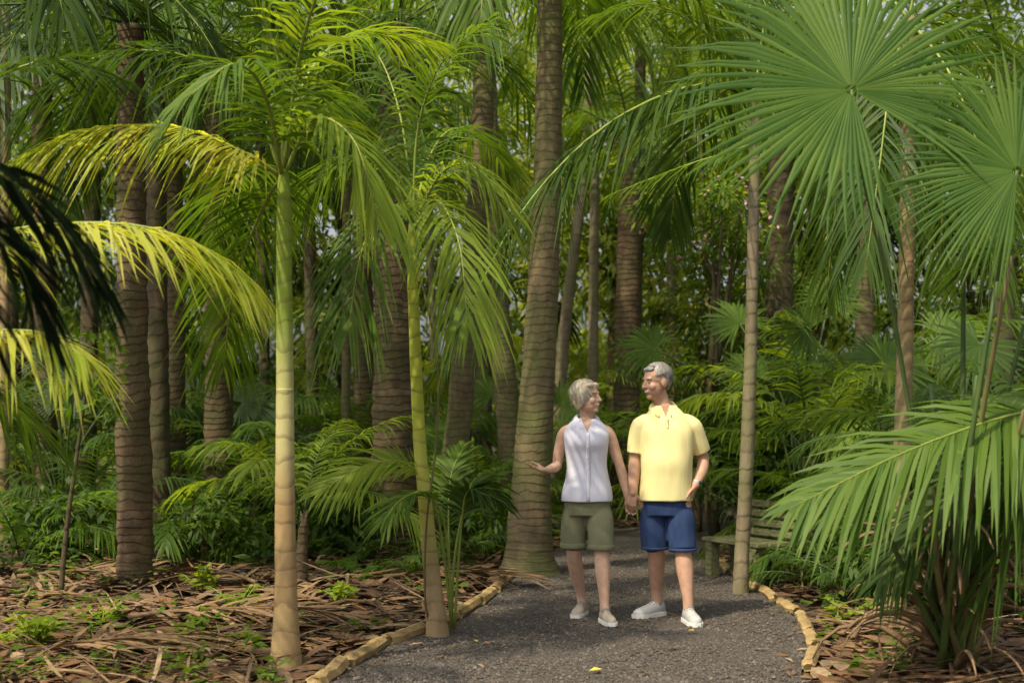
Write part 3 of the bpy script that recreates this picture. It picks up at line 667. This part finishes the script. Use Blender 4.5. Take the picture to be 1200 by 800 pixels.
# seedlings: stems spring from one point
def seedling(label,px,py,n,s):
    Y=gY(py); x=gx(px,Y); mb=MB(); b=V((x,Y,gz(x,Y)))
    for i in range(n):
        h=U(.4,1)*s; a=U(0,6.3); q=V((math.cos(a)*U(.02,.2),math.sin(a)*U(.02,.2),h)); tube(mb,[V((0,0,-.01)),q*.5+Z*h*.1,q],[.005,.004,.003],4,1)
        for k in range(6): leaf(mb,q*U(.6,1),V((U(-1,1),U(-1,1),U(0,.5))),U(.06,.12),U(.03,.055),0,.5)
    tag(mb.build('seedling',[M['bright'],M['rachis']],loc=b),label,'seedling')
seedling('patch of green seedlings in litter at bottom left corner',40,775,24,.2)
seedling('green seedling tuft in litter left of slim tan palm',240,700,12,.26)
seedling('small green seedling at foot of dark rough trunk',280,725,10,.2)
seedling('green seedlings in litter below the left shrub',120,745,10,.15)
seedling('tiny green seedling between the two slim palms',400,715,9,.16)
seedling('green seedling in litter right of the path',985,735,9,.18)
def fallen(label,px,py,rz,L_):
    Y=gY(py); x=gx(px,Y); mb=MB()
    pinnate(mb,arc((0,0,0),0,.10,L_,.25,U(-.3,.3),8),26,.42,.034,.14,.04,.1,.018,0,0,jit=.3,res=10)
    o=mb.build('fallen_frond',M['dry'],loc=(x,Y,gz(x,Y)+.07)); o.rotation_euler=(0,0,rz); tag(o,label,'fallen frond')
fallen('dry fallen frond lying left of slim tan palm base',150,745,.2,1.4)
fallen('dry fallen frond lying between the two slim palms',385,720,2.4,1.2)
fallen('dry fallen frond at foot of thick reddish trunk',450,690,.1,1.2)
fallen('dry fallen frond in front of dark rough trunk',120,715,2.8,1.3)
fallen('dry fallen frond in the bottom left corner',30,790,.5,1.1)
fallen('dry fallen frond behind the slim tan palm',300,700,2.2,1.2)
fallen('dry fallen frond right of the path by the pale trunk',1000,760,1.2,1.0)
fallen('dry fallen frond at far left under shrubs',20,690,.2,1.4)
fallen('pale dry frond at bottom of the litter left of path edging',250,785,2.6,1.0)
# stump
b=at(352,690,11.3); b.z=0
mb=MB(); ringtrunk(mb,[V((0,0,-.05)),V((.01,0,.25)),V((.03,0,.52))],[.055,.05,.035],20,10,.1,.25)
tube(mb,[V((.03,0,.45)),V((.05,.01,.62))],[.03,.006],5)
tag(mb.build('stump',M['red_bark'],loc=b),'short broken dead stump right of slim tan palm','stump')
M['yl']=simple('yellow_leaf',(.55,.42,.06),(.45,.3,.05),.6)
for px,py,lab in ((560,756,'yellow fallen leaf on path near left edging'),(762,794,'pale fallen leaf at bottom centre of path'),(806,742,'small yellow leaf on gravel by the man'),(690,790,'yellow fallen leaf at front of path left of centre')):
    Y=gY(py); mb=MB(); a=U(0,6); d=V((math.cos(a),math.sin(a),.1)); s=V((-math.sin(a),math.cos(a),.1))
    mb.add([V((0,0,0)),d*.035+s*.02+Z*.01,d*.075,d*.035-s*.02+Z*.004],[(0,1,2),(0,2,3)]); tag(mb.build('fallen_leaf',M['yl'],loc=(gx(px,Y),Y,.022)),lab,'fallen leaf')

# ------------------------------------------------------------------ bench
M['bench']=simple('bench_wood',(.28,.28,.13),(.12,.12,.055),.88,10,.8,40,(1,8,8))
def boxm(mb,c,s,rot=None,bev=.006):
    bm=bmesh.new(); bmesh.ops.create_cube(bm,size=1)
    for v in bm.verts: v.co=V((v.co.x*s[0],v.co.y*s[1],v.co.z*s[2]))
    bmesh.ops.bevel(bm,geom=bm.edges[:],offset=bev,segments=2,affect='EDGES')
    bm.verts.index_update()
    vs=[(rot@v.co if rot else v.co.copy())+V(c) for v in bm.verts]; mb.add(vs,[[v.index for v in f.verts] for f in bm.faces]); bm.free()
t=thing('park_bench','weathered wooden bench beside right edge of path behind thin grey palm','bench',(1.98,11.9,0),R(-63))
for i in range(3):
    mb=MB(); boxm(mb,(0,-.15+i*.12,.32+U(-.003,.003)),(.80,.10,.035)); mb.build('seat_slat',M['bench'],t,False)
rb=Matrix.Rotation(R(-16),3,'X')
for i in range(4):
    mb=MB(); boxm(mb,(U(-.01,.01),.19+i*.023,.385+i*.078),(.80,.025,.062),rb); mb.build('backrest_slat',M['bench'],t,False)
for sx in (-.31,.31):
    for yy in (-.15,.10): mb=MB(); boxm(mb,(sx,yy,.15),(.09,.09,.30)); mb.build('leg',M['bench'],t,False)
    mb=MB(); boxm(mb,(sx,.245,.46),(.05,.035,.38),rb); mb.build('back_post',M['bench'],t,False)

# ------------------------------------------------------------------ people
def ell(mb,c,r,rot=None,m=0,n=18):
    vs=[];fs=[]; k=n//2
    for i in range(1,k):
        a=PI*i/k
        for j in range(n): b_=2*PI*j/n; v=V((math.sin(a)*math.cos(b_)*r[0],math.sin(a)*math.sin(b_)*r[1],math.cos(a)*r[2])); vs.append((rot@v if rot else v)+V(c))
    top=V((0,0,r[2])); bot=V((0,0,-r[2])); vs.append((rot@top if rot else top)+V(c)); vs.append((rot@bot if rot else bot)+V(c))
    for i in range(k-2):
        for j in range(n): j2=(j+1)%n; fs.append((i*n+j,(i+1)*n+j,(i+1)*n+j2,i*n+j2))
    a=(k-1)*n
    for j in range(n): j2=(j+1)%n; fs.append((a,j,j2)); fs.append((a+1,(k-2)*n+j2,(k-2)*n+j))
    mb.add(vs,fs,m)
def limb(mb,pts,rad,n=20,sides=14,m=0):
    P=cr(pts,n); r=[x.x for x in cr([V((q,0,0)) for q in rad],n)]
    tube(mb,P,r,sides,m); ell(mb,P[0],(r[0],)*3,None,m,12); ell(mb,P[-1],(r[-1],)*3,None,m,12)
def loft(mb,rings,sides=32,m=0,pw=2.3):
    A=cr([V(r[:3]) for r in rings],len(rings)*4); B=cr([V((r[3],r[4],0)) for r in rings],len(rings)*4); vs=[];fs=[]
    for c,q in zip(A,B):
        for k in range(sides):
            a=2*PI*k/sides; ca,sa=math.cos(a),math.sin(a)
            vs.append(c+V((math.copysign(abs(ca)**(2/pw),ca)*q.x,math.copysign(abs(sa)**(2/pw),sa)*q.y,0)))
    n=len(A)
    for i in range(n-1):
        for k in range(sides): k2=(k+1)%sides; fs.append((i*sides+k,i*sides+k2,(i+1)*sides+k2,(i+1)*sides+k))
    fs.append(tuple(range(sides-1,-1,-1))); fs.append(tuple((n-1)*sides+k for k in range(sides)))
    mb.add(vs,fs,m)
def solid(name,mb,mat,parent,vox,it=4,wr=None,cut=None):
    o=mb.build(name,mat,parent); r=o.modifiers.new('r','REMESH'); r.mode='VOXEL'; r.voxel_size=vox
    s=o.modifiers.new('s','SMOOTH'); s.factor=.5; s.iterations=it
    bpy.context.view_layer.update(); dg=bpy.context.evaluated_depsgraph_get()
    me=bpy.data.meshes.new_from_object(o.evaluated_get(dg)); o.modifiers.clear(); o.data=me
    me.materials.clear(); me.materials.append(mat)
    if wr:
        amp,fr,st=wr; ns=[v.normal.copy() for v in me.vertices]
        for v,nn in zip(me.vertices,ns):
            q=V((v.co.x*fr*st[0],v.co.y*fr*st[1],v.co.z*fr*st[2]+v.co.x*fr*.5)); v.co+=nn*(amp*(noise.noise(q)+.35*noise.noise(q*2.3)))
    if cut:
        bm=bmesh.new(); bm.from_mesh(me); dl=[f for f in bm.faces if cut(f.calc_center_median())]
        bmesh.ops.delete(bm,geom=dl,context='FACES'); bm.to_mesh(me); bm.free()
    me.polygons.foreach_set('use_smooth',[True]*len(me.polygons)); me.update(); return o
def hand(mb,W,D,N_,side,size,curl,spread=.1,thumb=.5):
    D=V(D).normalized(); N_=V(N_); N_=(N_-D*N_.dot(D)).normalized(); S=D.cross(N_) if side=='R' else N_.cross(D); W=V(W)
    s=size
    for i,o in enumerate((.028,.0095,-.0095,-.027)):
        k=W+D*(.088-.006*abs(i-1))*s+S*o*s
        limb(mb,[W+S*o*.45*s,W.lerp(k,.55)+S*o*.12*s,k],[.013*s,.0135*s,.0105*s],8,8)
        f=(.074,.082,.077,.060)[i]*s; a=0; p=k; q=[k-D*.006*s]; 
        for sg,cw in ((.42,curl[0]),(.32,curl[1]),(.26,curl[2])):
            a+=cw*(1+.08*i); d=(D*math.cos(a)+N_*math.sin(a)+S*(o/.028)*spread).normalized(); p=p+d*f*sg; q.append(p)
        limb(mb,q,[.0095*s,.0088*s,.0078*s,.0066*s],10,8)
    ell(mb,W+D*.045*s+N_*.004*s,(.034*s,.034*s,.034*s),Matrix((S*1.0,D*1.25,N_*.42)).transposed(),0,12)
    b=W+D*.018*s+S*.02*s; d1=(D*.7+S*.75+N_*thumb).normalized(); d2=(D*.95+S*.3+N_*thumb*.9).normalized()
    limb(mb,[b,b+d1*.04*s,b+d1*.04*s+d2*.03*s,b+d1*.04*s+d2*.055*s],[.014*s,.0115*s,.0098*s,.0075*s],10,8)
def head(mb,C,rot,s,fem):
    def e(c,r): ell(mb,C+rot@(V(c)*s),tuple(x*s for x in r),rot,0,18)
    e((0,.014,.03),(.073,.092,.083)); e((0,-.018,-.03),(.060,.066,.082)); e((0,-.054,-.090),(.026,.024,.019)); e((0,-.018,-.066),(.051 if not fem else .046,.056,.040))
    e((0,-.066,.028),(.046,.016,.012)); 
    for q in (-1,1): e((q*.034,-.054,-.026),(.024,.024,.024)); e((q*.071,.014,-.008),(.010,.020,.032))
    limb(mb,[C+rot@(V(x)*s) for x in ((0,-.078,.018),(0,-.090,-.006),(0,-.100,-.026))],[.007*s,.0085*s,.011*s],8,10)
    for q in (-1,1): e((q*.009,-.088,-.028),(.008,.009,.007))
    e((0,-.074,-.056),(.026,.012,.014))
def facebits(body,C,rot,s,lipm,browm):
    for q in (-1,1):
        mb=MB(); ell(mb,C+rot@(V((q*.029,-.0740,.004))*s),(.0095*s,.0060*s,.0038*s),rot,0,12); ell(mb,C+rot@(V((q*.029,-.0775,.004))*s),(.0046*s,.0030*s,.0038*s),rot,1,8)
        mb.build('eye',[M['eyewhite'],M['iris']],body)
        mb=MB(); limb(mb,[C+rot@(V(x)*s) for x in ((q*.014,-.0815,.024),(q*.030,-.0805,.028),(q*.046,-.069,.023))],[.0015*s,.0024*s,.0015*s],6,6); mb.build('eyebrow',browm,body)
    mb=MB(); limb(mb,[C+rot@(V(x)*s) for x in ((-.026,-.070,-.049),(-.013,-.083,-.056),(0,-.0865,-.058),(.013,-.083,-.056),(.026,-.070,-.049))],[.002*s,.0040*s,.0045*s,.0040*s,.002*s],12,8); mb.build('lips',lipm,body)
    mb=MB(); limb(mb,[C+rot@(V(x)*s) for x in ((-.018,-.0820,-.0530),(0,-.0885,-.0553),(.018,-.0820,-.0530))],[.0016*s,.0030*s,.0016*s],8,6); mb.build('teeth',M['teeth'],body)
def strands(name,mat,parent,C,rot,s,n,cen,rad,lim,width,swirl=.4):
    mb=MB()
    for i in range(n):
        ph=U(-PI,PI); th0=U(.05,1.0); th1=lim(abs(ph))*U(.80,1.08)
        if th1<th0+.25: th0=max(.02,th1-.5)
        k=U(.98,1.09); P=[]; sw=U(-.1,1)*swirl
        for j in range(6):
            u=j/5; th=th0+(th1-th0)*u; f=ph+sw*u*u*.8; kk=k*(1+.03*math.sin(u*5+i))
            if th<PI/2: st,ct=math.sin(th),math.cos(th)
            else: st,ct=1-.10*(th-PI/2),-(th-PI/2)*.95
            P.append(V(cen)+V((st*math.sin(f)*rad[0],-st*math.cos(f)*rad[1],ct*rad[2]))*kk)
        P=[C+rot@(q*s) for q in P]; vs=[]; cw=C+rot@(V(cen)*s)
        for j,q in enumerate(P):
            T=(P[min(j+1,5)]-P[max(j-1,0)]).normalized(); W=T.cross((q-cw).normalized()).normalized(); w_=width*s*(.5 if j in(0,) else (.15 if j==5 else 1))
            vs+=[q+W*w_*.5,q+(q-cw).normalized()*.0012,q-W*w_*.5]
        fs=[]
        for j in range(5): a=j*3; fs+=[(a,a+1,a+4,a+3),(a+1,a+2,a+5,a+4)]
        mb.add(vs,fs)
    return mb.build(name,mat,parent)
def collar(parent,c,rt,rb,zb,zf,drop,mat,gap=.35,fo=.02):
    mb=MB(); n=36; vs=[];fs=[]
    for i in range(n+1):
        ph=gap+(2*PI-2*gap)*i/n; f=((1+math.cos(ph))/2)**3; zt=zb-(zb-zf)*((1+math.cos(ph))/2)**1.3
        for (r_,dz) in ((rt-.006,-.012),(rt,0),(rt+.007,.001),((rt+rb)/2+.006+fo*.5*f,-drop*.45*(1+f)),(rb+fo*f,-drop*(1+1.3*f)),(rb-.006+fo*f,-drop*(1+1.3*f)-.003)):
            vs.append(V((c[0]+math.sin(ph)*r_,c[1]-math.cos(ph)*r_*1.02,zt+dz)))
    for i in range(n):
        for k in range(5): a=i*6+k; fs.append((a,a+6,a+7,a+1))
    mb.add(vs,fs); return mb.build('collar',mat,parent)
def shoe(parent,heel,yaw,L_,mat,sole,s=1.0):
    rot=Matrix.Rotation(yaw,3,'Z')
    def T(v): return rot@V(v)+V(heel)
    prof=[(0,.020,.055),(.03,.031,.078),(.14,.036,.088),(.30,.036,.088),(.42,.037,.076),(.55,.041,.062),(.72,.045,.053),(.87,.041,.044),(.96,.030,.036),(1,.014,.026)]
    mb=MB(); K=16; vs=[];fs=[]
    for u,w_,h in prof:
        for k in range(K):
            a=2*PI*k/K; ca,sa=math.cos(a),math.sin(a)
            vs.append(T((math.copysign(abs(ca)**.75,ca)*w_*s,-(u-.22)*L_,.018+(h*s*max(0,sa)**.8 if sa>0 else .002*sa))))
    for i in range(len(prof)-1):
        for k in range(K): k2=(k+1)%K; fs.append((i*K+k,(i+1)*K+k,(i+1)*K+k2,i*K+k2))
    fs.append(tuple(range(K))); fs.append(tuple((len(prof)-1)*K+k for k in range(K-1,-1,-1)))
    mb.add(vs,fs); o=mb.build('shoe',mat,parent)
    mb=MB(); out=[((w_+.005)*s,u) for u,w_,h in prof]
    pts=out+[(-w_,u) for w_,u in reversed(out)]
    n=len(pts); vs=[T((x,-(u-.22)*L_*1.03,z)) for z in (0.0,.026) for x,u in pts]
    mb.add(vs,[tuple(range(n)),tuple(range(2*n-1,n-1,-1))]+[(i,(i+1)%n,n+(i+1)%n,n+i) for i in range(n)]); mb.build('sole',sole,o,False)
    mb=MB()
    for k in range(5): u=.36+k*.065; h=.018+(.083-.0095*k)*s; limb(mb,[T((-.024,-(u-.22)*L_,h-.010)),T((0,-(u-.22)*L_,h+.003)),T((.024,-(u-.22)*L_,h-.010))],[.0045]*3,6,6)
    mb.build('lace',M['lace'],o)
    mb=MB(); limb(mb,[T((-.018*s,.05*L_,.020+.088*s)),T((0,-.0*L_,.024+.088*s)),T((.018*s,.05*L_,.020+.088*s)),T((0,.12*L_,.020+.086*s)),T((-.018*s,.05*L_,.020+.088*s))],[.008]*5,16,8); mb.build('shoe_collar',M['lace'],o); return o

M['lace']=simple('lace',(.24,.225,.21),None,.8)
M['skinw']=simple('skin_woman',(.60,.39,.285),(.52,.315,.22),.5,22,.10,90,sss=.06)
M['skinm']=simple('skin_man',(.53,.32,.225),(.45,.255,.17),.5,22,.10,90,sss=.06)
M['eyewhite']=simple('eye_white',(.40,.36,.33),None,.4); M['teeth']=simple('teeth',(.74,.70,.64),None,.4); M['iris']=simple('iris',(.05,.045,.045),None,.3); M['brow']=simple('brow',(.36,.26,.19),None,.8); M['browm']=simple('brow_grey',(.34,.29,.25),None,.8)
M['lipw']=simple('lip_woman',(.48,.21,.18),None,.45); M['lipm']=simple('lip_man',(.42,.21,.165),None,.5)
M['hairw']=simple('hair_blonde',(.62,.54,.40),(.46,.38,.26),.5,22,.4,60,(3,3,.6)); M['hairm']=simple('hair_grey',(.36,.34,.32),(.24,.22,.20),.55,30,.4,80,(2,2,.8))
M['strw']=litter('strand_blonde',[(.74,.66,.52),(.48,.39,.26),(.84,.77,.64),(.60,.51,.36)],.45); M['strm']=litter('strand_grey',[(.46,.44,.42),(.25,.23,.215),(.58,.56,.54),(.33,.31,.29)],.5)
m,nt,N,L=newmat('striped_shirt'); out=N('ShaderNodeOutputMaterial'); p=N('ShaderNodeBsdfPrincipled'); tc=N('ShaderNodeTexCoord')
wv=N('ShaderNodeTexWave'); wv.bands_direction='X'; wv.inputs['Scale'].default_value=52; L(tc.outputs['Object'],wv.inputs[0])
L(mixc(N,L,wv.outputs['Fac'],(.54,.55,.70),(.66,.65,.74)),p.inputs['Base Color']); p.inputs['Roughness'].default_value=.8; L(p.outputs[0],out.inputs[0]); M['shirtw']=m
M['shirtw2']=simple('shirt_trim',(.66,.66,.76),None,.8)
M['polo']=simple('polo_yellow',(.83,.74,.36),(.80,.70,.33),.85,5,.15,220); M['polo2']=simple('polo_trim',(.78,.68,.31),None,.85)
M['olive']=simple('olive_shorts',(.185,.185,.11),(.16,.165,.094),.9,6,.2,160); M['olive2']=simple('olive_cuff',(.175,.175,.103),None,.9)
M['denim']=simple('denim',(.012,.028,.085),(.030,.055,.14),.85,12,.3,260,(1,1,.5)); M['denim2']=simple('denim_hem',(.028,.048,.12),None,.85)
M['shoew']=simple('shoe_beige',(.48,.40,.33),(.40,.33,.27),.7); M['shoem']=simple('shoe_white',(.52,.51,.50),(.40,.39,.385),.6); M['sole']=simple('sole_white',(.74,.72,.68),None,.7)
M['button']=simple('button',(.8,.78,.74),None,.3); M['watch']=simple('watch_steel',(.45,.45,.46),None,.3); M['watchface']=simple('watch_face',(.05,.05,.06),None,.2)

YP=9.66
# --- woman
t=thing('person','woman in sleeveless pale blue shirt and olive shorts gesturing while holding hands','person',(gx(690,YP),YP,.006))
mb=MB()
TW=[(-.012,0,.76,.145,.105),(-.012,.0,.86,.150,.110),(-.012,0,.94,.138,.102),(-.014,0,1.03,.124,.093),(-.015,-.004,1.12,.130,.098),(-.016,-.012,1.19,.138,.110),(-.016,-.002,1.26,.144,.094),(-.016,.008,1.315,.118,.075),(-.016,.012,1.355,.06,.055)]
loft(mb,TW)
CH=V((-.012,-.018,1.498)); RW=Matrix.Rotation(R(58),3,'Z')@Matrix.Rotation(R(-4),3,'X')
limb(mb,[V((-.016,.018,1.30)),V((-.014,.012,1.36)),V((-.012,.002,1.44))],[.056,.048,.049])
head(mb,CH,RW,1.0,True)
limb(mb,[V((-.128,.01,1.275)),V((-.170,.012,1.245)),V((-.200,.035,1.13)),V((-.213,.045,1.035))],[.044,.043,.039,.033])
WR=V((-.288,-.14,1.012)); limb(mb,[V((-.213,.045,1.035)),V((-.235,-.015,1.022)),WR],[.035,.035,.023])
hand(mb,WR,(-.82,-.50,.12),(.1,-.25,1),'R',.98,(.18,.22,.18),.18,.35)
limb(mb,[V((.096,.01,1.275)),V((.138,.012,1.245)),V((.181,.03,1.13)),V((.214,.035,1.03))],[.044,.043,.039,.033])
WL=V((.268,.035,.815)); limb(mb,[V((.214,.035,1.03)),V((.243,.035,.93)),WL],[.034,.034,.023])
hand(mb,WL,(.22,.0,-1),(-.1,-1,0),'L',.95,(.55,.6,.4),.05,.5)
limb(mb,[V((-.080,0,.82)),V((-.097,.01,.66)),V((-.103,.0,.47)),V((-.086,.06,.34)),V((-.05,.15,.16)),V((-.037,.165,.085))],[.078,.074,.053,.052,.034,.033],30)
limb(mb,[V((.058,0,.82)),V((.072,-.045,.66)),V((.078,-.105,.47)),V((.086,-.135,.34)),V((.094,-.175,.16)),V((.096,-.19,.085))],[.078,.074,.053,.052,.034,.033],30)
FW=((V((-.037,.165,.05)),R(-18)),(V((.096,-.19,.05)),R(12)))
for a,yw in FW:
    d=Matrix.Rotation(yw,3,'Z')@V((0,-1,0)); limb(mb,[a-d*.03,a+d*.12-Z*.01],[.03,.026],8)
body=solid('body',mb,M['skinw'],t,.0048,3)
facebits(body,CH,RW,1.0,M['lipw'],M['brow'])
mb=MB()
def e(c,r): ell(mb,CH+RW@V(c),r,RW,0,18)
e((0,.028,.042),(.078,.089,.077)); e((0,.066,-.012),(.063,.039,.072)); 
for q in (-1,1): e((q*.063,.034,-.015),(.017,.042,.062))
e((.022,-.052,.078),(.044,.024,.020)); e((-.03,-.046,.076),(.040,.024,.020))
hr=solid('hair',mb,M['hairw'],t,.006,2,(.004,38,(1,1,.35)))
strands('strands',M['strw'],hr,CH,RW,1.0,760,(0,.024,.036),(.082,.096,.085),lambda a: .80 if a<.5 else (2.4 if a>.95 else .80+(a-.5)*3.5),.0075,.9)
mb=MB()
SW=[(x,y,z,rx+.014,ry+.014) for x,y,z,rx,ry in TW[2:-1]]; SW=[(-.012,0,.795,.174,.142),(-.012,0,.83,.174,.140),(-.012,0,.88,.167,.131)]+SW
SW[-1]=(-.016,.008,1.322,.118,.086); SW.append((-.016,.012,1.352,.074,.066))
loft(mb,SW)
solid('shirt',mb,M['shirtw'],t,.006,3,(.0045,9,(1.3,1,.5)),cut=lambda c: c.y<0 and c.z>1.262 and abs(c.x+.016)<(c.z-1.262)*.42)
collar(t,(-.016,.012),.062,.096,1.392,1.342,.028,M['shirtw2'],.42,.022)
mb=MB(); P=[V((-.014,-.118,1.255)),V((-.014,-.139,1.19)),V((-.014,-.124,1.11)),V((-.013,-.116,1.03)),V((-.012,-.124,.94)),V((-.012,-.143,.80))]
tube(mb,cr(P,24),[.013]*24,8,0,True,.3); mb.build('placket',M['shirtw2'],t)
for k in range(6):
    p=cr(P,24)[2+k*4]; mb=MB(); ell(mb,p+V((0,-.006,0)),(.005,.003,.005),None,0,10); mb.build('button',M['button'],t)
mb=MB()
loft(mb,[(-.012,0,.70,.153,.122),(-.012,0,.78,.156,.122),(-.012,0,.83,.148,.113)])
limb(mb,[V((-.080,0,.735)),V((-.096,.008,.66)),V((-.103,.002,.53))],[.088,.092,.088],16,20); tube(mb,[V((-.103,.002,.56)),V((-.105,.0,.478))],[.088,.087],20)
limb(mb,[V((.057,-.008,.735)),V((.073,-.048,.66)),V((.079,-.088,.53))],[.092,.093,.088],16,20); tube(mb,[V((.078,-.080,.56)),V((.080,-.105,.478))],[.088,.087],20)
sh=solid('shorts',mb,M['olive'],t,.0075,3,(.004,10,(1,1,.6)))
for c in ((-.1045,.0),(.0798,-.100)):
    mb=MB(); tube(mb,[V((c[0],c[1],.512)),V((c[0],c[1],.510)),V((c[0],c[1],.480)),V((c[0],c[1],.476))],[.087,.0895,.0900,.087],28); mb.build('cuff',M['olive2'],sh)
for a,yw in FW: shoe(t,(a.x,a.y,0),yw,.245,M['shoew'],M['sole'],.92)

# --- man
t=thing('person','man in yellow polo shirt and denim shorts with one hand in pocket','person',(gx(780,YP),YP,.006))
mb=MB()
TM=[(.002,0,.76,.148,.112),(.002,0,.86,.155,.122),(.003,-.008,.96,.158,.134),(.004,-.012,1.06,.160,.136),(.006,-.006,1.16,.166,.126),(.006,0,1.27,.170,.116),(.002,.006,1.35,.145,.090),(-.003,.012,1.405,.098,.070),(-.010,.014,1.45,.062,.06)]
loft(mb,TM)
CM=V((-.066,-.02,1.602)); RM=Matrix.Rotation(R(-62),3,'Z')@Matrix.Rotation(R(5),3,'X')
limb(mb,[V((-.008,.018,1.40)),V((-.025,.012,1.46)),V((-.055,.0,1.54))],[.064,.057,.058])
head(mb,CM,RM,1.06,False)
limb(mb,[V((-.135,.005,1.325)),V((-.172,.005,1.295)),V((-.194,.012,1.19)),V((-.207,.015,1.07))],[.048,.049,.046,.039])
WM=V((-.222,-.035,.855)); limb(mb,[V((-.207,.015,1.07)),V((-.216,.0,.97)),WM],[.041,.041,.028])
hand(mb,WM,(-.16,.05,-1),(.1,1,0),'R',1.05,(.55,.65,.5),.04,.4)
limb(mb,[V((.142,.005,1.325)),V((.181,.005,1.295)),V((.226,.035,1.19)),V((.266,.07,1.085))],[.048,.049,.046,.039])
WP=V((.192,-.07,.905)); limb(mb,[V((.266,.07,1.085)),V((.248,.01,1.0)),WP],[.040,.040,.028])
hand(mb,WP,(-.30,.06,-.95),(-.9,.35,.1),'L',1.0,(.15,.2,.2),.04,.2)
limb(mb,[V((-.082,0,.82)),V((-.080,.01,.66)),V((-.066,.0,.48)),V((-.058,.055,.35)),V((-.048,.12,.17)),V((-.045,.13,.09))],[.083,.080,.058,.059,.039,.038],30)
limb(mb,[V((.088,0,.82)),V((.098,-.045,.66)),V((.104,-.105,.48)),V((.115,-.135,.35)),V((.130,-.175,.17)),V((.134,-.18,.09))],[.083,.080,.058,.059,.039,.038],30)
FM=((V((-.045,.13,.05)),R(-48)),(V((.134,-.18,.05)),R(8)))
for a,yw in FM: d=Matrix.Rotation(yw,3,'Z')@V((0,-1,0)); limb(mb,[a-d*.03,a+d*.13-Z*.01],[.032,.028],8)
body=solid('body',mb,M['skinm'],t,.0048,3)
facebits(body,CM,RM,1.06,M['lipm'],M['browm'])
mb=MB()
def e(c,r): ell(mb,CM+RM@(V(c)*1.06),tuple(x*1.06 for x in r),RM,0,18)
e((0,.024,.042),(.075,.087,.074)); e((0,.068,.0),(.060,.034,.060))
for q in (-1,1): e((q*.063,.034,.010),(.012,.038,.038))
e((0,-.046,.084),(.048,.028,.018))
hr=solid('hair',mb,M['hairm'],t,.006,2,(.004,45,(1,1,.5)))
strands('strands',M['strm'],hr,CM,RM,1.06,620,(0,.020,.036),(.078,.093,.083),lambda a: .72 if a<.8 else (1.45 if a<1.7 else 1.9),.007,.5)
mb=MB()
SM=[(x,y,z,rx+.017,ry+.017) for x,y,z,rx,ry in TM[2:-1]]; SM=[(.002,0,.80,.179,.154),(.002,0,.83,.180,.155),(.002,-.004,.89,.178,.152)]+SM; SM.append((-.008,.014,1.440,.078,.072))
loft(mb,SM)
tube(mb,cr([V((-.12,.005,1.325)),V((-.170,.005,1.298)),V((-.193,.010,1.20)),V((-.203,.013,1.118))],14),lerpl([.064,.065,.062,.062],14),20); ell(mb,V((-.135,.005,1.325)),(.066,.066,.066)); ell(mb,V((-.168,.005,1.30)),(.066,.066,.064))
tube(mb,cr([V((.128,.005,1.325)),V((.180,.005,1.298)),V((.222,.032,1.20)),V((.250,.055,1.128))],14),lerpl([.064,.065,.062,.062],14),20); ell(mb,V((.142,.005,1.325)),(.066,.066,.066)); ell(mb,V((.178,.005,1.30)),(.066,.066,.064))
solid('polo_shirt',mb,M['polo'],t,.006,5,(.007,8,(1.2,1,.5)),cut=lambda c: c.y<0 and c.z>1.362 and abs(c.x+.008)<(c.z-1.362)*.36)
collar(t,(-.012,.016),.068,.100,1.480,1.424,.030,M['polo2'],.34,.022)
mb=MB(); P=[V((-.006,-.110,1.360)),V((-.004,-.122,1.32)),V((.0,-.134,1.24))]; tube(mb,cr(P,10),[.012]*10,8,0,True,.3); mb.build('placket',M['polo2'],t)
for k in (2,6):
    mb=MB(); ell(mb,cr(P,10)[k]+V((0,-.006,0)),(.005,.003,.005),None,0,10); mb.build('button',M['button'],t)
mb=MB()
loft(mb,[(.002,0,.70,.158,.132),(.002,0,.78,.162,.132),(.002,0,.84,.156,.125)])
limb(mb,[V((-.076,0,.735)),V((-.079,.008,.66)),V((-.074,.002,.53))],[.094,.097,.094],16,20); tube(mb,[V((-.075,.002,.56)),V((-.072,.0,.470))],[.094,.093],20)
limb(mb,[V((.082,-.008,.735)),V((.097,-.048,.66)),V((.104,-.088,.53))],[.098,.098,.094],16,20); tube(mb,[V((.103,-.080,.56)),V((.106,-.105,.470))],[.094,.093],20)
sh=solid('denim_shorts',mb,M['denim'],t,.0075,3,(.004,10,(1,1,.6)))
for c in ((-.0725,.0),(.1055,-.101)):
    mb=MB(); tube(mb,[V((c[0],c[1],.488)),V((c[0],c[1],.487)),V((c[0],c[1],.471)),V((c[0],c[1],.469))],[.0925,.0948,.0950,.092],28); mb.build('hem',M['denim2'],sh)
d=(WP-V((.248,.01,1.0))).normalized(); mb=MB(); c=WP-d*.02
tube(mb,[c-d*.010,c-d*.007,c+d*.007,c+d*.010],[.028,.0315,.0315,.028],16); wt=mb.build('wristwatch',M['watch'],t)
mb=MB(); ell(mb,c+V((.022,-.022,.006)),(.012,.010,.015),None,0,12); mb.build('watch_dial',M['watchface'],wt)
for a,yw in FM: shoe(t,(a.x,a.y,0),yw,.285,M['shoem'],M['sole'],1.05)
print('FACES',sum(len(o.data.polygons) for o in bpy.data.objects if o.type=='MESH'))
